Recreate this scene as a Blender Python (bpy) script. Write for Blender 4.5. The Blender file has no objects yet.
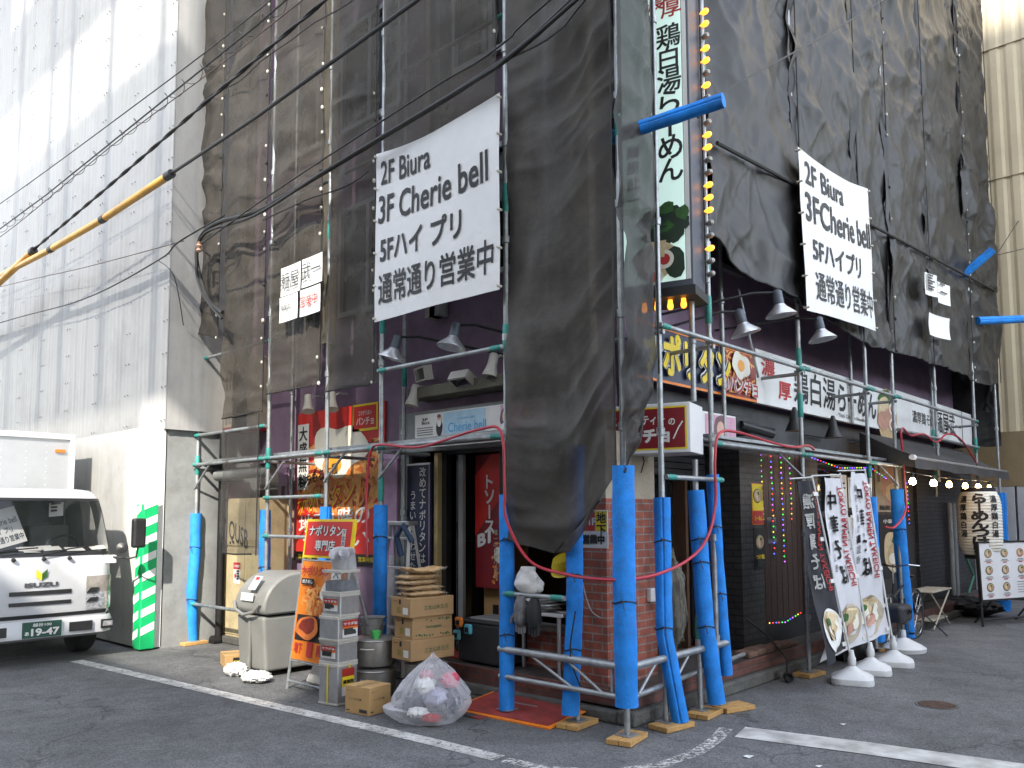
import bpy, math, random
import numpy as np
from mathutils import Vector, Matrix
random.seed(7)
SC = bpy.context.scene
COL = SC.collection
R_ = math.radians

# ---------------------------------------------------------------- camera
AZ, PITCH, ROLL = R_(42.7), math.atan(.081), R_(.24)
fwd = Vector((math.cos(AZ)*math.cos(PITCH), math.sin(AZ)*math.cos(PITCH), math.sin(PITCH)))
rt0 = Vector((math.sin(AZ), -math.cos(AZ), 0)); up0 = rt0.cross(fwd)
rt = rt0*math.cos(ROLL)-up0*math.sin(ROLL); up = up0*math.cos(ROLL)+rt0*math.sin(ROLL)
cam_d = bpy.data.cameras.new('camera'); cam = bpy.data.objects.new('camera', cam_d); COL.objects.link(cam)
m = Matrix((rt, up, -fwd)).transposed().to_4x4(); m.translation = Vector((-5.27, -3.68, 1.72)); cam.matrix_world = m
cam_d.sensor_width = 36; cam_d.lens = 36*815/1024; cam_d.shift_y = 65/1024; cam_d.clip_end = 2000; cam_d.clip_start = .05
SC.camera = cam
# ---------------------------------------------------------------- light
SUN_AZ, SUN_EL = R_(215), R_(38)          # direction towards the sun
sv = Vector((math.cos(SUN_AZ)*math.cos(SUN_EL), math.sin(SUN_AZ)*math.cos(SUN_EL), math.sin(SUN_EL)))
W = bpy.data.worlds.new('World'); SC.world = W; W.use_nodes = True
nt = W.node_tree; bg = nt.nodes['Background']; sky = nt.nodes.new('ShaderNodeTexSky')
sky.sky_type = 'NISHITA'; sky.sun_disc = False; sky.sun_elevation = SUN_EL
sky.sun_rotation = math.atan2(sv.x, sv.y); sky.air_density = 1.0; sky.dust_density = .5; sky.ozone_density = .7
hs = nt.nodes.new('ShaderNodeHueSaturation'); hs.inputs['Saturation'].default_value = .42; nt.links.new(sky.outputs[0], hs.inputs['Color']); nt.links.new(hs.outputs[0], bg.inputs[0]); bg.inputs[1].default_value = .15
sl = bpy.data.lights.new('sun', 'SUN'); sl.energy = 2.0; sl.angle = R_(.9); sl.color = (1, .93, .82)
so = bpy.data.objects.new('sun', sl); COL.objects.link(so); so.rotation_euler = (-sv).to_track_quat('-Z', 'Y').to_euler(); so.location = sv*40
V = SC.view_settings; V.view_transform = 'Standard'; V.look = 'None'; V.gamma = 1; V.use_curve_mapping = False; V.exposure = 2.72
SC.cycles.max_bounces = 6; SC.cycles.transparent_max_bounces = 12; SC.cycles.use_denoising = True
SC.cycles.caustics_reflective = False; SC.cycles.caustics_refractive = False

# ---------------------------------------------------------------- materials
def lin(h):
    h = h.lstrip('#'); c = [int(h[i:i+2], 16)/255 for i in (0, 2, 4)]
    return tuple(x/12.92 if x <= .04045 else ((x+.055)/1.055)**2.4 for x in c)
MATS = {}
def pm(key, col, rough=.6, metal=0, var=.18, scale=5, bump=0, bscale=60, trans=0, emit=0, stretch=None, spec=.5, dirt=0, crease=0):
    if key in MATS: return MATS[key]
    if isinstance(col, str): col = lin(col)
    m = bpy.data.materials.new(key); m.use_nodes = True; t = m.node_tree; N = t.nodes; L = t.links
    b = N['Principled BSDF']; out = N['Material Output']
    b.inputs['Roughness'].default_value = rough; b.inputs['Metallic'].default_value = metal; b.inputs['Specular IOR Level'].default_value = spec
    tc = N.new('ShaderNodeTexCoord'); vec = tc.outputs['Object']
    if stretch:
        mp = N.new('ShaderNodeMapping'); mp.inputs['Scale'].default_value = stretch; L.new(vec, mp.inputs[0]); vec = mp.outputs[0]
    no = N.new('ShaderNodeTexNoise'); no.inputs['Scale'].default_value = scale; no.inputs['Detail'].default_value = 6; no.inputs['Roughness'].default_value = .65; L.new(vec, no.inputs['Vector'])
    rp = N.new('ShaderNodeValToRGB'); rp.color_ramp.elements[0].position = .3; rp.color_ramp.elements[1].position = .72
    rp.color_ramp.elements[0].color = tuple(max(0, c*(1-var*1.3)) for c in col)+(1,); rp.color_ramp.elements[1].color = tuple(min(1, c*(1+var*.8)) for c in col)+(1,)
    L.new(no.outputs['Fac'], rp.inputs[0]); colout = rp.outputs[0]
    if dirt:
        n2 = N.new('ShaderNodeTexNoise'); n2.inputs['Scale'].default_value = scale*.7; n2.inputs['Detail'].default_value = 9; n2.inputs['Roughness'].default_value = .75; L.new(tc.outputs['Object'], n2.inputs['Vector'])
        r2 = N.new('ShaderNodeValToRGB'); r2.color_ramp.elements[0].position = .5; r2.color_ramp.elements[1].position = .68; L.new(n2.outputs['Fac'], r2.inputs[0])
        ml = N.new('ShaderNodeMath'); ml.operation = 'MULTIPLY'; ml.inputs[1].default_value = dirt; L.new(r2.outputs[0], ml.inputs[0])
        mx = N.new('ShaderNodeMixRGB'); L.new(ml.outputs[0], mx.inputs[0]); L.new(colout, mx.inputs[1]); mx.inputs[2].default_value = (.06, .05, .042, 1); colout = mx.outputs[0]
    L.new(colout, b.inputs['Base Color'])
    if bump:
        nb = N.new('ShaderNodeTexNoise'); nb.inputs['Scale'].default_value = bscale; nb.inputs['Detail'].default_value = 5; L.new(vec, nb.inputs['Vector'])
        bp = N.new('ShaderNodeBump'); bp.inputs['Strength'].default_value = bump; bp.inputs['Distance'].default_value = .02; L.new(nb.outputs['Fac'], bp.inputs['Height']); L.new(bp.outputs[0], b.inputs['Normal'])
    if crease:
        nr = N.new('ShaderNodeTexNoise'); nr.noise_type = 'RIDGED_MULTIFRACTAL'; nr.inputs['Scale'].default_value = 2.6; nr.inputs['Detail'].default_value = 6; nr.inputs['Distortion'].default_value = .6; mp2 = N.new('ShaderNodeMapping'); mp2.inputs['Scale'].default_value = (1, 1, .55); mp2.inputs['Rotation'].default_value = (.5, .4, .3); L.new(tc.outputs['Object'], mp2.inputs[0]); L.new(mp2.outputs[0], nr.inputs['Vector'])
        b3 = N.new('ShaderNodeBump'); b3.inputs['Strength'].default_value = crease; b3.inputs['Distance'].default_value = .03; L.new(nr.outputs['Fac'], b3.inputs['Height'])
        if bump: L.new(bp.outputs[0], b3.inputs['Normal'])
        L.new(b3.outputs[0], b.inputs['Normal'])
    if emit:
        b.inputs['Emission Color'].default_value = tuple(col)+(1,); b.inputs['Emission Strength'].default_value = emit
    if trans:
        tr = N.new('ShaderNodeBsdfTransparent'); mi = N.new('ShaderNodeMixShader'); mi.inputs[0].default_value = trans
        L.new(b.outputs[0], mi.inputs[1]); L.new(tr.outputs[0], mi.inputs[2]); L.new(mi.outputs[0], out.inputs[0])
    MATS[key] = m
    return m
def brickmat(key, c1, c2, mortar, bw=.21, bh=.065, ms=.008, rough=.75, bump=.6):
    if key in MATS: return MATS[key]
    m = bpy.data.materials.new(key); m.use_nodes = True; t = m.node_tree; N = t.nodes; L = t.links; b = N['Principled BSDF']; b.inputs['Roughness'].default_value = rough
    tc = N.new('ShaderNodeTexCoord'); sp = N.new('ShaderNodeSeparateXYZ'); L.new(tc.outputs['Object'], sp.inputs[0])
    ad = N.new('ShaderNodeMath'); ad.operation = 'SUBTRACT'; L.new(sp.outputs[0], ad.inputs[0]); L.new(sp.outputs[1], ad.inputs[1])
    cb = N.new('ShaderNodeCombineXYZ'); L.new(ad.outputs[0], cb.inputs[0]); L.new(sp.outputs[2], cb.inputs[1])
    bt = N.new('ShaderNodeTexBrick'); bt.inputs['Scale'].default_value = 1; bt.inputs['Brick Width'].default_value = bw; bt.inputs['Row Height'].default_value = bh
    bt.inputs['Mortar Size'].default_value = ms; bt.inputs['Mortar Smooth'].default_value = .15; bt.inputs['Color1'].default_value = c1+(1,); bt.inputs['Color2'].default_value = c2+(1,); bt.inputs['Mortar'].default_value = mortar+(1,)
    L.new(cb.outputs[0], bt.inputs['Vector'])
    no = N.new('ShaderNodeTexNoise'); no.inputs['Scale'].default_value = 9; no.inputs['Detail'].default_value = 8; L.new(tc.outputs['Object'], no.inputs['Vector'])
    mr = N.new('ShaderNodeMapRange'); mr.inputs[1].default_value = .3; mr.inputs[2].default_value = .7; mr.inputs[3].default_value = .6; mr.inputs[4].default_value = 1.2; L.new(no.outputs['Fac'], mr.inputs[0])
    mx = N.new('ShaderNodeMixRGB'); mx.blend_type = 'MULTIPLY'; mx.inputs[0].default_value = 1; L.new(bt.outputs['Color'], mx.inputs[1]); L.new(mr.outputs[0], mx.inputs[2]); L.new(mx.outputs[0], b.inputs['Base Color'])
    bp = N.new('ShaderNodeBump'); bp.invert = True; bp.inputs['Strength'].default_value = bump; bp.inputs['Distance'].default_value = .01; L.new(bt.outputs['Fac'], bp.inputs['Height'])
    b2 = N.new('ShaderNodeBump'); b2.inputs['Strength'].default_value = .25; b2.inputs['Distance'].default_value = .01; n3 = N.new('ShaderNodeTexNoise'); n3.inputs['Scale'].default_value = 70; L.new(tc.outputs['Object'], n3.inputs['Vector']); L.new(n3.outputs['Fac'], b2.inputs['Height']); L.new(bp.outputs[0], b2.inputs['Normal']); L.new(b2.outputs[0], b.inputs['Normal'])
    MATS[key] = m
    return m
def asphalt():
    m = bpy.data.materials.new('asphalt'); m.use_nodes = True; t = m.node_tree; N = t.nodes; L = t.links; b = N['Principled BSDF']
    tc = N.new('ShaderNodeTexCoord'); P = tc.outputs['Object']
    def noise(s, d=4, r=.6):
        n = N.new('ShaderNodeTexNoise'); n.inputs['Scale'].default_value = s; n.inputs['Detail'].default_value = d; n.inputs['Roughness'].default_value = r; L.new(P, n.inputs['Vector']); return n.outputs['Fac']
    def ramp(v, a, ca, c, cc):
        r = N.new('ShaderNodeValToRGB'); e = r.color_ramp.elements; e[0].position = a; e[1].position = c; e[0].color = (ca,)*3+(1,); e[1].color = (cc,)*3+(1,); L.new(v, r.inputs[0]); return r.outputs[0]
    def mul(a, c):
        x = N.new('ShaderNodeMixRGB'); x.blend_type = 'MULTIPLY'; x.inputs[0].default_value = 1; L.new(a, x.inputs[1]); L.new(c, x.inputs[2]); return x.outputs[0]
    vo = N.new('ShaderNodeTexVoronoi'); vo.inputs['Scale'].default_value = 95; L.new(P, vo.inputs['Vector'])
    grain = ramp(vo.outputs['Color'], .15, .6, .95, 1.5)
    fine = ramp(noise(160, 3), .35, .75, .7, 1.3)
    big = ramp(noise(.45, 8, .75), .34, .62, .66, 1.2)
    mid = ramp(noise(2.6, 9, .75), .36, .72, .68, 1.16); gv = N.new('ShaderNodeTexVoronoi'); gv.inputs['Scale'].default_value = 2.3; L.new(P, gv.inputs['Vector']); gum = ramp(gv.outputs['Distance'], .03, .5, .045, 1)
    ck = N.new('ShaderNodeTexVoronoi'); ck.feature = 'DISTANCE_TO_EDGE'; ck.inputs['Scale'].default_value = .33; ck.inputs['Randomness'].default_value = 1
    wn = N.new('ShaderNodeTexNoise'); wn.inputs['Scale'].default_value = 2.2; wn.inputs['Detail'].default_value = 6; L.new(P, wn.inputs['Vector'])
    va = N.new('ShaderNodeMixRGB'); va.blend_type = 'ADD'; va.inputs[0].default_value = .8; L.new(P, va.inputs[1]); L.new(wn.outputs['Color'], va.inputs[2]); L.new(va.outputs[0], ck.inputs['Vector'])
    crack = ramp(ck.outputs['Distance'], .0, .45, .006, 1)
    base = N.new('ShaderNodeRGB'); base.outputs[0].default_value = (.140, .141, .143, 1)
    c = mul(mul(mul(mul(mul(mul(base.outputs[0], grain), fine), big), mid), crack), gum); L.new(c, b.inputs['Base Color']); b.inputs['Roughness'].default_value = .82
    bp = N.new('ShaderNodeBump'); bp.inputs['Strength'].default_value = .7; bp.inputs['Distance'].default_value = .006; L.new(vo.outputs['Distance'], bp.inputs['Height']); L.new(bp.outputs[0], b.inputs['Normal'])
    return m
def paintmat(worn=0.0):
    m = bpy.data.materials.new('road_paint'); m.use_nodes = True; t = m.node_tree; N = t.nodes; L = t.links; b = N['Principled BSDF']; tc = N.new('ShaderNodeTexCoord')
    no = N.new('ShaderNodeTexNoise'); no.inputs['Scale'].default_value = 22; no.inputs['Detail'].default_value = 9; no.inputs['Roughness'].default_value = .8; L.new(tc.outputs['Object'], no.inputs['Vector'])
    r = N.new('ShaderNodeValToRGB'); r.color_ramp.elements[0].position = .38-worn; r.color_ramp.elements[1].position = .48-worn; L.new(no.outputs['Fac'], r.inputs[0])
    tr = N.new('ShaderNodeBsdfTransparent'); mi = N.new('ShaderNodeMixShader'); L.new(r.outputs[0], mi.inputs[0]); L.new(tr.outputs[0], mi.inputs[1]); L.new(b.outputs[0], mi.inputs[2]); L.new(mi.outputs[0], N['Material Output'].inputs[0])
    n2 = N.new('ShaderNodeTexNoise'); n2.inputs['Scale'].default_value = 5; n2.inputs['Detail'].default_value = 8; L.new(tc.outputs['Object'], n2.inputs['Vector']); r2 = N.new('ShaderNodeValToRGB'); r2.color_ramp.elements[0].color = (.3, .29, .27, 1); r2.color_ramp.elements[1].color = (.62, .61, .58, 1); r2.color_ramp.elements[0].position = .3; r2.color_ramp.elements[1].position = .65; L.new(n2.outputs['Fac'], r2.inputs[0]); L.new(r2.outputs[0], b.inputs['Base Color']); b.inputs['Roughness'].default_value = .7
    return m

# ---------------------------------------------------------------- mesh helpers
class Fr:
    """a flat frame: origin, u to the right, v up, n out of the surface"""
    def __init__(s, o, u, v=(0, 0, 1)):
        s.o = Vector(o); s.u = Vector(u).normalized(); s.v = Vector(v).normalized(); s.n = s.u.cross(s.v)
    def p(s, a, b, c=0): return s.o+s.u*a+s.v*b+s.n*c
def LF(x, y, z): return Fr((x, y, z), (0, -1, 0))      # on a wall facing the left street
def RF(y, x, z): return Fr((x, y, z), (1, 0, 0))       # on a wall facing the right street
class MB:
    def __init__(s): s.v = []; s.f = []; s.m = []; s.mats = []
    def mi(s, mat):
        if mat not in s.mats: s.mats.append(mat)
        return s.mats.index(mat)
    def add(s, vs, fs, mat):
        k = len(s.v); i = s.mi(mat); s.v += [tuple(x) for x in vs]; s.f += [tuple(k+j for j in f) for f in fs]; s.m += [i]*len(fs); return s
    def box(s, x0, x1, y0, y1, z0, z1, mat):
        vs = [(x, y, z) for z in (z0, z1) for y in (y0, y1) for x in (x0, x1)]
        return s.add(vs, [(0, 2, 3, 1), (4, 5, 7, 6), (0, 1, 5, 4), (2, 6, 7, 3), (0, 4, 6, 2), (1, 3, 7, 5)], mat)
    def fbox(s, fr, a0, a1, b0, b1, c0, c1, mat):
        vs = [fr.p(a, b, c) for c in (c0, c1) for b in (b0, b1) for a in (a0, a1)]
        return s.add(vs, [(0, 2, 3, 1), (4, 5, 7, 6), (0, 1, 5, 4), (2, 6, 7, 3), (0, 4, 6, 2), (1, 3, 7, 5)], mat)
    def poly(s, fr, pts, c, mat): return s.add([fr.p(a, b, c) for a, b in pts], [tuple(range(len(pts)))], mat)
    def rect(s, fr, a0, a1, b0, b1, c, mat): return s.poly(fr, [(a0, b0), (a1, b0), (a1, b1), (a0, b1)], c, mat)
    def blob(s, fr, a, b, ra, rb, c, mat, jit=.0, n=24, seed=0):
        rr = random.Random(seed); ph = [rr.uniform(0, 6.28) for _ in range(4)]
        pts = []
        for i in range(n):
            t = 2*math.pi*i/n; k = 1+jit*(math.sin(2*t+ph[0])*.5+math.sin(3*t+ph[1])*.5+math.sin(5*t+ph[2])*.4)
            pts.append((a+ra*k*math.cos(t), b+rb*k*math.sin(t)))
        return s.poly(fr, pts, c, mat)
    def prism(s, fr, pts, c0, c1, mat):
        n = len(pts); vs = [fr.p(a, b, c) for c in (c0, c1) for a, b in pts]
        return s.add(vs, [tuple(range(n-1, -1, -1)), tuple(range(n, 2*n))]+[(i, (i+1) % n, n+(i+1) % n, n+i) for i in range(n)], mat)
    def tube(s, pts, r, mat, n=8, cap=True, prof=None):
        pts = [Vector(p) for p in pts]; rs = r if isinstance(r, (list, tuple)) else [r]*len(pts); k = len(s.v); ref = None; vs = []; fs = []
        for i, p in enumerate(pts):
            d = (pts[min(i+1, len(pts)-1)]-pts[max(i-1, 0)]).normalized()
            if ref is None: ref = Vector((0, 0, 1)) if abs(d.z) < .9 else Vector((1, 0, 0))
            a = ref.cross(d).normalized(); b = d.cross(a); ref = b
            if abs(d.z) >= .9 and i == 0: ref = b
            for j in range(n):
                t = 2*math.pi*j/n; q = rs[i]*(prof[j] if prof else 1); vs.append(p+a*math.cos(t)*q+b*math.sin(t)*q)
        for i in range(len(pts)-1):
            for j in range(n): fs.append((i*n+j, i*n+(j+1) % n, (i+1)*n+(j+1) % n, (i+1)*n+j))
        if cap: fs += [tuple(range(n-1, -1, -1)), tuple(range((len(pts)-1)*n, len(pts)*n))]
        return s.add(vs, fs, mat)
    def cyl(s, p0, p1, r, mat, n=12, r2=None): return s.tube([p0, p1], [r, r if r2 is None else r2], mat, n)
    def lathe(s, base, prof, mat, n=20, axis=(0, 0, 1)):
        ax = Vector(axis).normalized(); a = (Vector((1, 0, 0)) if abs(ax.x) < .8 else Vector((0, 1, 0))).cross(ax).normalized(); b = ax.cross(a); base = Vector(base); vs = []; fs = []
        for r, h in prof:
            for j in range(n):
                t = 2*math.pi*j/n; vs.append(base+ax*h+(a*math.cos(t)+b*math.sin(t))*max(r, .0005))
        for i in range(len(prof)-1):
            for j in range(n): fs.append((i*n+j, i*n+(j+1) % n, (i+1)*n+(j+1) % n, (i+1)*n+j))
        fs += [tuple(range(n-1, -1, -1)), tuple(range((len(prof)-1)*n, len(prof)*n))]
        return s.add(vs, fs, mat)
    def ball(s, c, r, mat, n=12, k=8, sz=1):
        return s.lathe((c[0], c[1], c[2]), [(r*math.sin(math.pi*i/k), -r*sz*math.cos(math.pi*i/k)) for i in range(k+1)], mat, n)
    def build(s, name, parent=None, smooth=False, bevel=0, seg=2):
        root = parent
        while root is not None and root.parent is not None: root = root.parent
        off = root.location if root is not None else Vector((0, 0, 0))
        used = sorted({i for f in s.f for i in f}); re_ = {i: k for k, i in enumerate(used)}
        me = bpy.data.meshes.new(name); me.from_pydata([(s.v[i][0]-off.x, s.v[i][1]-off.y, s.v[i][2]-off.z) for i in used], [], [tuple(re_[i] for i in f) for f in s.f])
        for mt in s.mats: me.materials.append(mt)
        me.polygons.foreach_set('material_index', s.m)
        if smooth:
            me.polygons.foreach_set('use_smooth', [True]*len(me.polygons)); me.set_sharp_from_angle(angle=R_(40))
        me.update()
        o = bpy.data.objects.new(name, me); COL.objects.link(o); o.parent = parent
        if bevel:
            bv = o.modifiers.new('bevel', 'BEVEL'); bv.width = bevel; bv.segments = seg; bv.limit_method = 'ANGLE'
        return o
def tag(o, label=None, cat=None, group=None, kind=None):
    if label: o['label'] = label
    if cat: o['category'] = cat
    if group: o['group'] = group
    if kind: o['kind'] = kind
    return o
def thing(name, label, cat, loc=(0, 0, 0), group=None):
    o = bpy.data.objects.new(name, None); COL.objects.link(o); o.location = loc; o.empty_display_size = .1
    return tag(o, label, cat, group)
def dup(root, loc, label=None, group=None):
    r = root.copy(); COL.objects.link(r); r.location = loc
    if label: r['label'] = label
    if group: r['group'] = group
    for ch in list(root.children):
        c = ch.copy(); COL.objects.link(c); c.parent = r
        for g in list(ch.children):
            d = g.copy(); COL.objects.link(d); d.parent = c
    return r
def struct(o): o['kind'] = 'structure'; return o

# lettering: glyph outlines from Blender's own font, laid on a frame
_TX = {}
def glyph(s, bold=0):
    k = (s, bold)
    if k not in _TX:
        cu = bpy.data.curves.new('t', 'FONT'); cu.body = s; cu.offset = bold; cu.resolution_u = 3; cu.size = 1
        ob = bpy.data.objects.new('t', cu); me = bpy.data.meshes.new_from_object(ob)
        vs = np.array([v.co[:2] for v in me.vertices]) if len(me.vertices) else np.zeros((0, 2)); fs = [tuple(p.vertices) for p in me.polygons]
        bpy.data.objects.remove(ob); bpy.data.curves.remove(cu); bpy.data.meshes.remove(me); _TX[k] = (vs, fs)
    return _TX[k]
def _fat(bold):
    if not bold: return [(0, 0)]
    n = 4 if bold <= .03 else 10
    return [(0, 0)]+[(bold*math.cos(2*math.pi*i/n+.785), bold*math.sin(2*math.pi*i/n+.785)) for i in range(n)]
def text(mb, fr, s, a, b, w, h, mat, bold=0, c=.004, shear=0, mirror=False, flow=None, slope=0):
    vs, fs = glyph(s)
    if len(vs) == 0: return
    lo, hi = vs.min(0)-bold, vs.max(0)+bold
    for i, (dx, dy) in enumerate(_fat(bold)):
        q = (vs+(dx, dy)-lo)/np.maximum(hi-lo, 1e-6); P = []
        if mirror: q[:, 0] = 1-q[:, 0]
        for x, y in q:
            A = a+x*w+shear*y*h; B = b+y*h+slope*x*w; P.append(fr.p(A, B, c+.00012*i+(flow(A, B) if flow else 0)))
        mb.add(P, fs, mat)
def vtext(mb, fr, s, ac, bt, cell, mat, bold=0, c=.004, step=None, mirror=False, flow=None, wide=1, rot=False):
    step = step or cell*1.08
    for i, ch in enumerate(s):
        vs, fs = glyph(ch)
        if len(vs) == 0: continue
        lo, hi = vs.min(0), vs.max(0); sz = max(hi[0]-lo[0], hi[1]-lo[1]); sc = cell/max(sz+2*bold, .7); mid = (lo+hi)/2
        for k, (dx, dy) in enumerate(_fat(bold)):
            P = []
            for x, y in vs:
                x, y = (x+dx-mid[0])*sc*wide, (y+dy-mid[1])*sc
                if rot: x, y = y, -x
                if ch == 'ー' and not rot: x, y = y, x
                if mirror: x = -x
                A, B = ac+x, bt-cell/2-i*step+y; P.append(fr.p(A, B, c+.00012*k+(flow(A, B) if flow else 0)))
            mb.add(P, fs, mat)

# vectorised gradient noise for cloth
def _h(ix, iy, seed):
    n = (ix*374761393+iy*668265263+seed*982451653) & 0xffffffff
    n = ((n ^ (n >> 13))*1274126177) & 0xffffffff
    return ((n ^ (n >> 16)) & 0xffff)/65535.0*2*math.pi
def pn(x, y, seed=0):
    x = np.asarray(x, float); y = np.asarray(y, float); ix = np.floor(x).astype(np.int64); iy = np.floor(y).astype(np.int64); fx = x-ix; fy = y-iy
    u = fx*fx*fx*(fx*(fx*6-15)+10); w = fy*fy*fy*(fy*(fy*6-15)+10)
    def g(dx, dy):
        t = _h(ix+dx, iy+dy, seed); return np.cos(t)*(fx-dx)+np.sin(t)*(fy-dy)
    return (g(0, 0)*(1-u)+g(1, 0)*u)*(1-w)+(g(0, 1)*(1-u)+g(1, 1)*u)*w
def ridge(x, y, seed): return 1-np.abs(pn(x, y, seed))*2.4
# ---------------------------------------------------------------- setting: ground
steel = pm('galvanised_steel', (.36, .38, .39), .45, .6, .25, 9, .15, 60, dirt=.25)
teal = pm('teal_paint', (.03, .27, .23), .5, 0, .3, 10, dirt=.3)
black = pm('black_plastic', (.012, .012, .013), .5)
white = pm('white_paint', (.72, .72, .72), .35, 0, .06, 3)
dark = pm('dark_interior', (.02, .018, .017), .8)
g = MB(); g.add([(-400, -400, 0), (400, -400, 0), (400, 400, 0), (-400, 400, 0)], [(0, 1, 2, 3)], asphalt()); struct(g.build('road'))
pt = paintmat(); pt2 = paintmat(.14)
def strip(pts, w, z=.004, mat=None):
    mb = MB(); vs = []; fs = []
    pts = [Vector((p[0], p[1], 0)) for p in pts]
    for i, p in enumerate(pts):
        d = (pts[min(i+1, len(pts)-1)]-pts[max(i-1, 0)]).normalized(); n = Vector((-d.y, d.x, 0)); ww = w[i] if isinstance(w, list) else w
        vs += [p+n*ww/2+Vector((0, 0, z)), p-n*ww/2+Vector((0, 0, z))]
    for i in range(len(pts)-1): fs.append((2*i, 2*i+1, 2*i+3, 2*i+2))
    return mb.add(vs, fs, mat or pt)
struct(strip([(-1.52, 6.9), (-1.46, 6.2), (-1.2, 3.2), (-1.02, 1.2), (-.98, .42)], .15).build('road_edge_line'))
struct(strip([(-.98, .36), (-.93, 0), (-.7, -.35), (-.35, -.52), (.1, -.55), (.5, -.48), (.84, -.38)], .11, .004, paintmat(-.07)).build('road_corner_line'))
struct(strip([(.80, -.52), (1.0, -1.4), (1.2, -2.6), (1.5, -4.2)], .34, .005, pt2).build('road_stop_line'))
con = pm('kerb_concrete', (.11, .108, .10), .85, 0, .35, 6, .5, 40, dirt=.5)
k = MB()
k.box(.33, 12.4, .16, .34, 0, .12, con); k.box(.33, .51, .34, 7, 0, .1, con); k.box(.51, 1.2, .34, 7, 0, .09, con)
struct(k.build('kerb', bevel=.02))
tile = brickmat('red_tile', (.16, .06, .045), (.11, .045, .038), (.07, .06, .055), .2, .066, .006, .6)
concrete = pm('step_concrete', (.2, .19, .175), .85, 0, .25, 7, .4, 40, dirt=.45)
# shop building ------------------------------------------------------------
mauve = pm('mauve_wall', (.23, .155, .235), .7, 0, .18, 2.5, .2, 30, dirt=.35)
cream = pm('cream_render', (.42, .36, .27), .8, 0, .2, 3, .3, 40, dirt=.3)
brick = brickmat('red_brick', (.36, .10, .06), (.28, .075, .05), (.26, .24, .22), .21, .07, .006, .7)
bbrick = brickmat('black_brick', (.034, .034, .037), (.045, .043, .046), (.018, .018, .02), .2, .07, .01, .5, 1)
glass = pm('dark_glass', (.015, .017, .018), .06, 0, .1, 2, spec=.8)
alu = pm('aluminium_frame', (.45, .46, .47), .35, .8, .1)
wood = pm('dark_wood', (.085, .042, .026), .55, 0, .5, 4, .3, 30, stretch=(30, 30, 1.2))
lav = pm('lavender_paint', (.42, .27, .42), .55, 0, .12, 3, dirt=.3)
grey = pm('grey_panel', (.22, .23, .23), .6, 0, .15, 4, dirt=.3)
B = thing('shop_building', 'corner restaurant building with mauve walls wrapped in scaffolding and black sheets', 'building', (.75, .75, 0))
w = MB()
w.box(.75, 1.0, .76, 7.0, 2.46, 12.6, mauve); w.box(1.0, 12.4, .75, 1.0, 2.5, 12.6, mauve); w.box(1.0, 12.4, 1.0, 9.0, 12.4, 12.6, grey)
w.box(.75, 1.0, 3.45, 5.86, .26, 2.46, mauve); w.box(.85, 1.0, 5.86, 7.0, 0, 2.46, concrete)
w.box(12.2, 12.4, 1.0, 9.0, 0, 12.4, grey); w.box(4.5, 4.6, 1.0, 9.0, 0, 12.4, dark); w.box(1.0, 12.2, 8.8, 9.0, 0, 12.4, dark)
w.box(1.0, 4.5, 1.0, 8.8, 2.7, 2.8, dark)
w.build('wall', B)
f = MB(); f.box(1.0, 4.5, 1.0, 8.8, .2, .27, tile); f.build('shop_floor', B)
s = MB(); s.box(.40, 12.4, .22, .95, .12, .26, tile); s.box(.40, 1.0, .95, 3.2, .09, .26, tile); s.build('step', B, bevel=.012)
s = MB(); s.box(.55, 1.0, 1.9, 2.9, .262, .275, pm('red_mat', (.32, .035, .03), .9, 0, .3, 12, .4, 90)); s.build('doormat', B)
p = MB(); p.box(.45, 1.22, .5, .95, .26, 1.86, brick); p.build('brick_pier', B)
p = MB(); p.box(.452, 1.218, .502, .948, 1.86, 2.46, cream)
for i, (a, b) in enumerate([(.25, .25), (.4, .35), (.55, .2)]):
    p.tube([(.448+a, .499, 1.9+b), (.5+a, .499, 2.05+b*.8), (.46+a, .499, 2.2+b*.5), (.53+a, .499, 2.35)], .006, black, 5)
p.build('pier_head', B)
# left front, ground floor
d = MB(); d.box(.76, .84, 2.86, 2.94, .26, 2.44, black); d.box(.76, .84, 2.0, 2.06, .26, 2.44, black); d.box(.76, .84, 2.06, 2.86, 2.38, 2.44, black); d.build('door_frame', B)
d = MB(); d.box(.80, .84, 2.64, 2.71, .28, 2.37, grey); d.box(.80, 1.5, 2.72, 2.74, .28, 2.37, glass); d.build('door', B)
for (y0, y1, nm) in ((3.58, 3.82, 1), (5.86, 6.08, 0)):
    p = MB(); p.box(.66, .75, y0, y1, .1, 2.36, lav); p.box(.655, .75, y0-.03, y1+.03, 2.36, 2.46, lav)
    if not nm:
        for z in (.7, 1.3, 1.9): p.box(.652, .659, y0+.06, y0+.13, z, z+.22, black)
    p.build('pillar', B, bevel=.01)
p = MB(); p.box(.70, .75, 3.42, 3.57, .26, 2.4, grey); p.build('wall_strip', B)
p = MB(); p.box(.70, .76, 2.93, 2.99, .3, 2.40, pm('brass_trim', (.45, .34, .16), .5, 0, .2)); p.build('trim', B)
p = MB(); p.box(.45, .75, .96, 3.15, 2.98, 3.1, pm('olive_ledge', (.12, .115, .085), .8, 0, .3, 4, .3, dirt=.4)); p.build('ledge', B, bevel=.01)
p = MB(); p.box(.62, .76, .96, 3.5, 2.42, 2.86, grey); p.build('beam', B)
# open counter between door and pier
p = MB(); p.box(.8, .83, .95, 2.0, .26, .62, brick); p.box(.7, .95, .95, 2.0, .62, .66, concrete); p.build('counter', B)
# interior back wall with poster
p = MB(); p.box(2.6, 2.65, 1.0, 7, .27, 2.7, pm('brown_wall', (.10, .05, .03), .7, 0, .3)); p.build('inner_wall', B)
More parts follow.
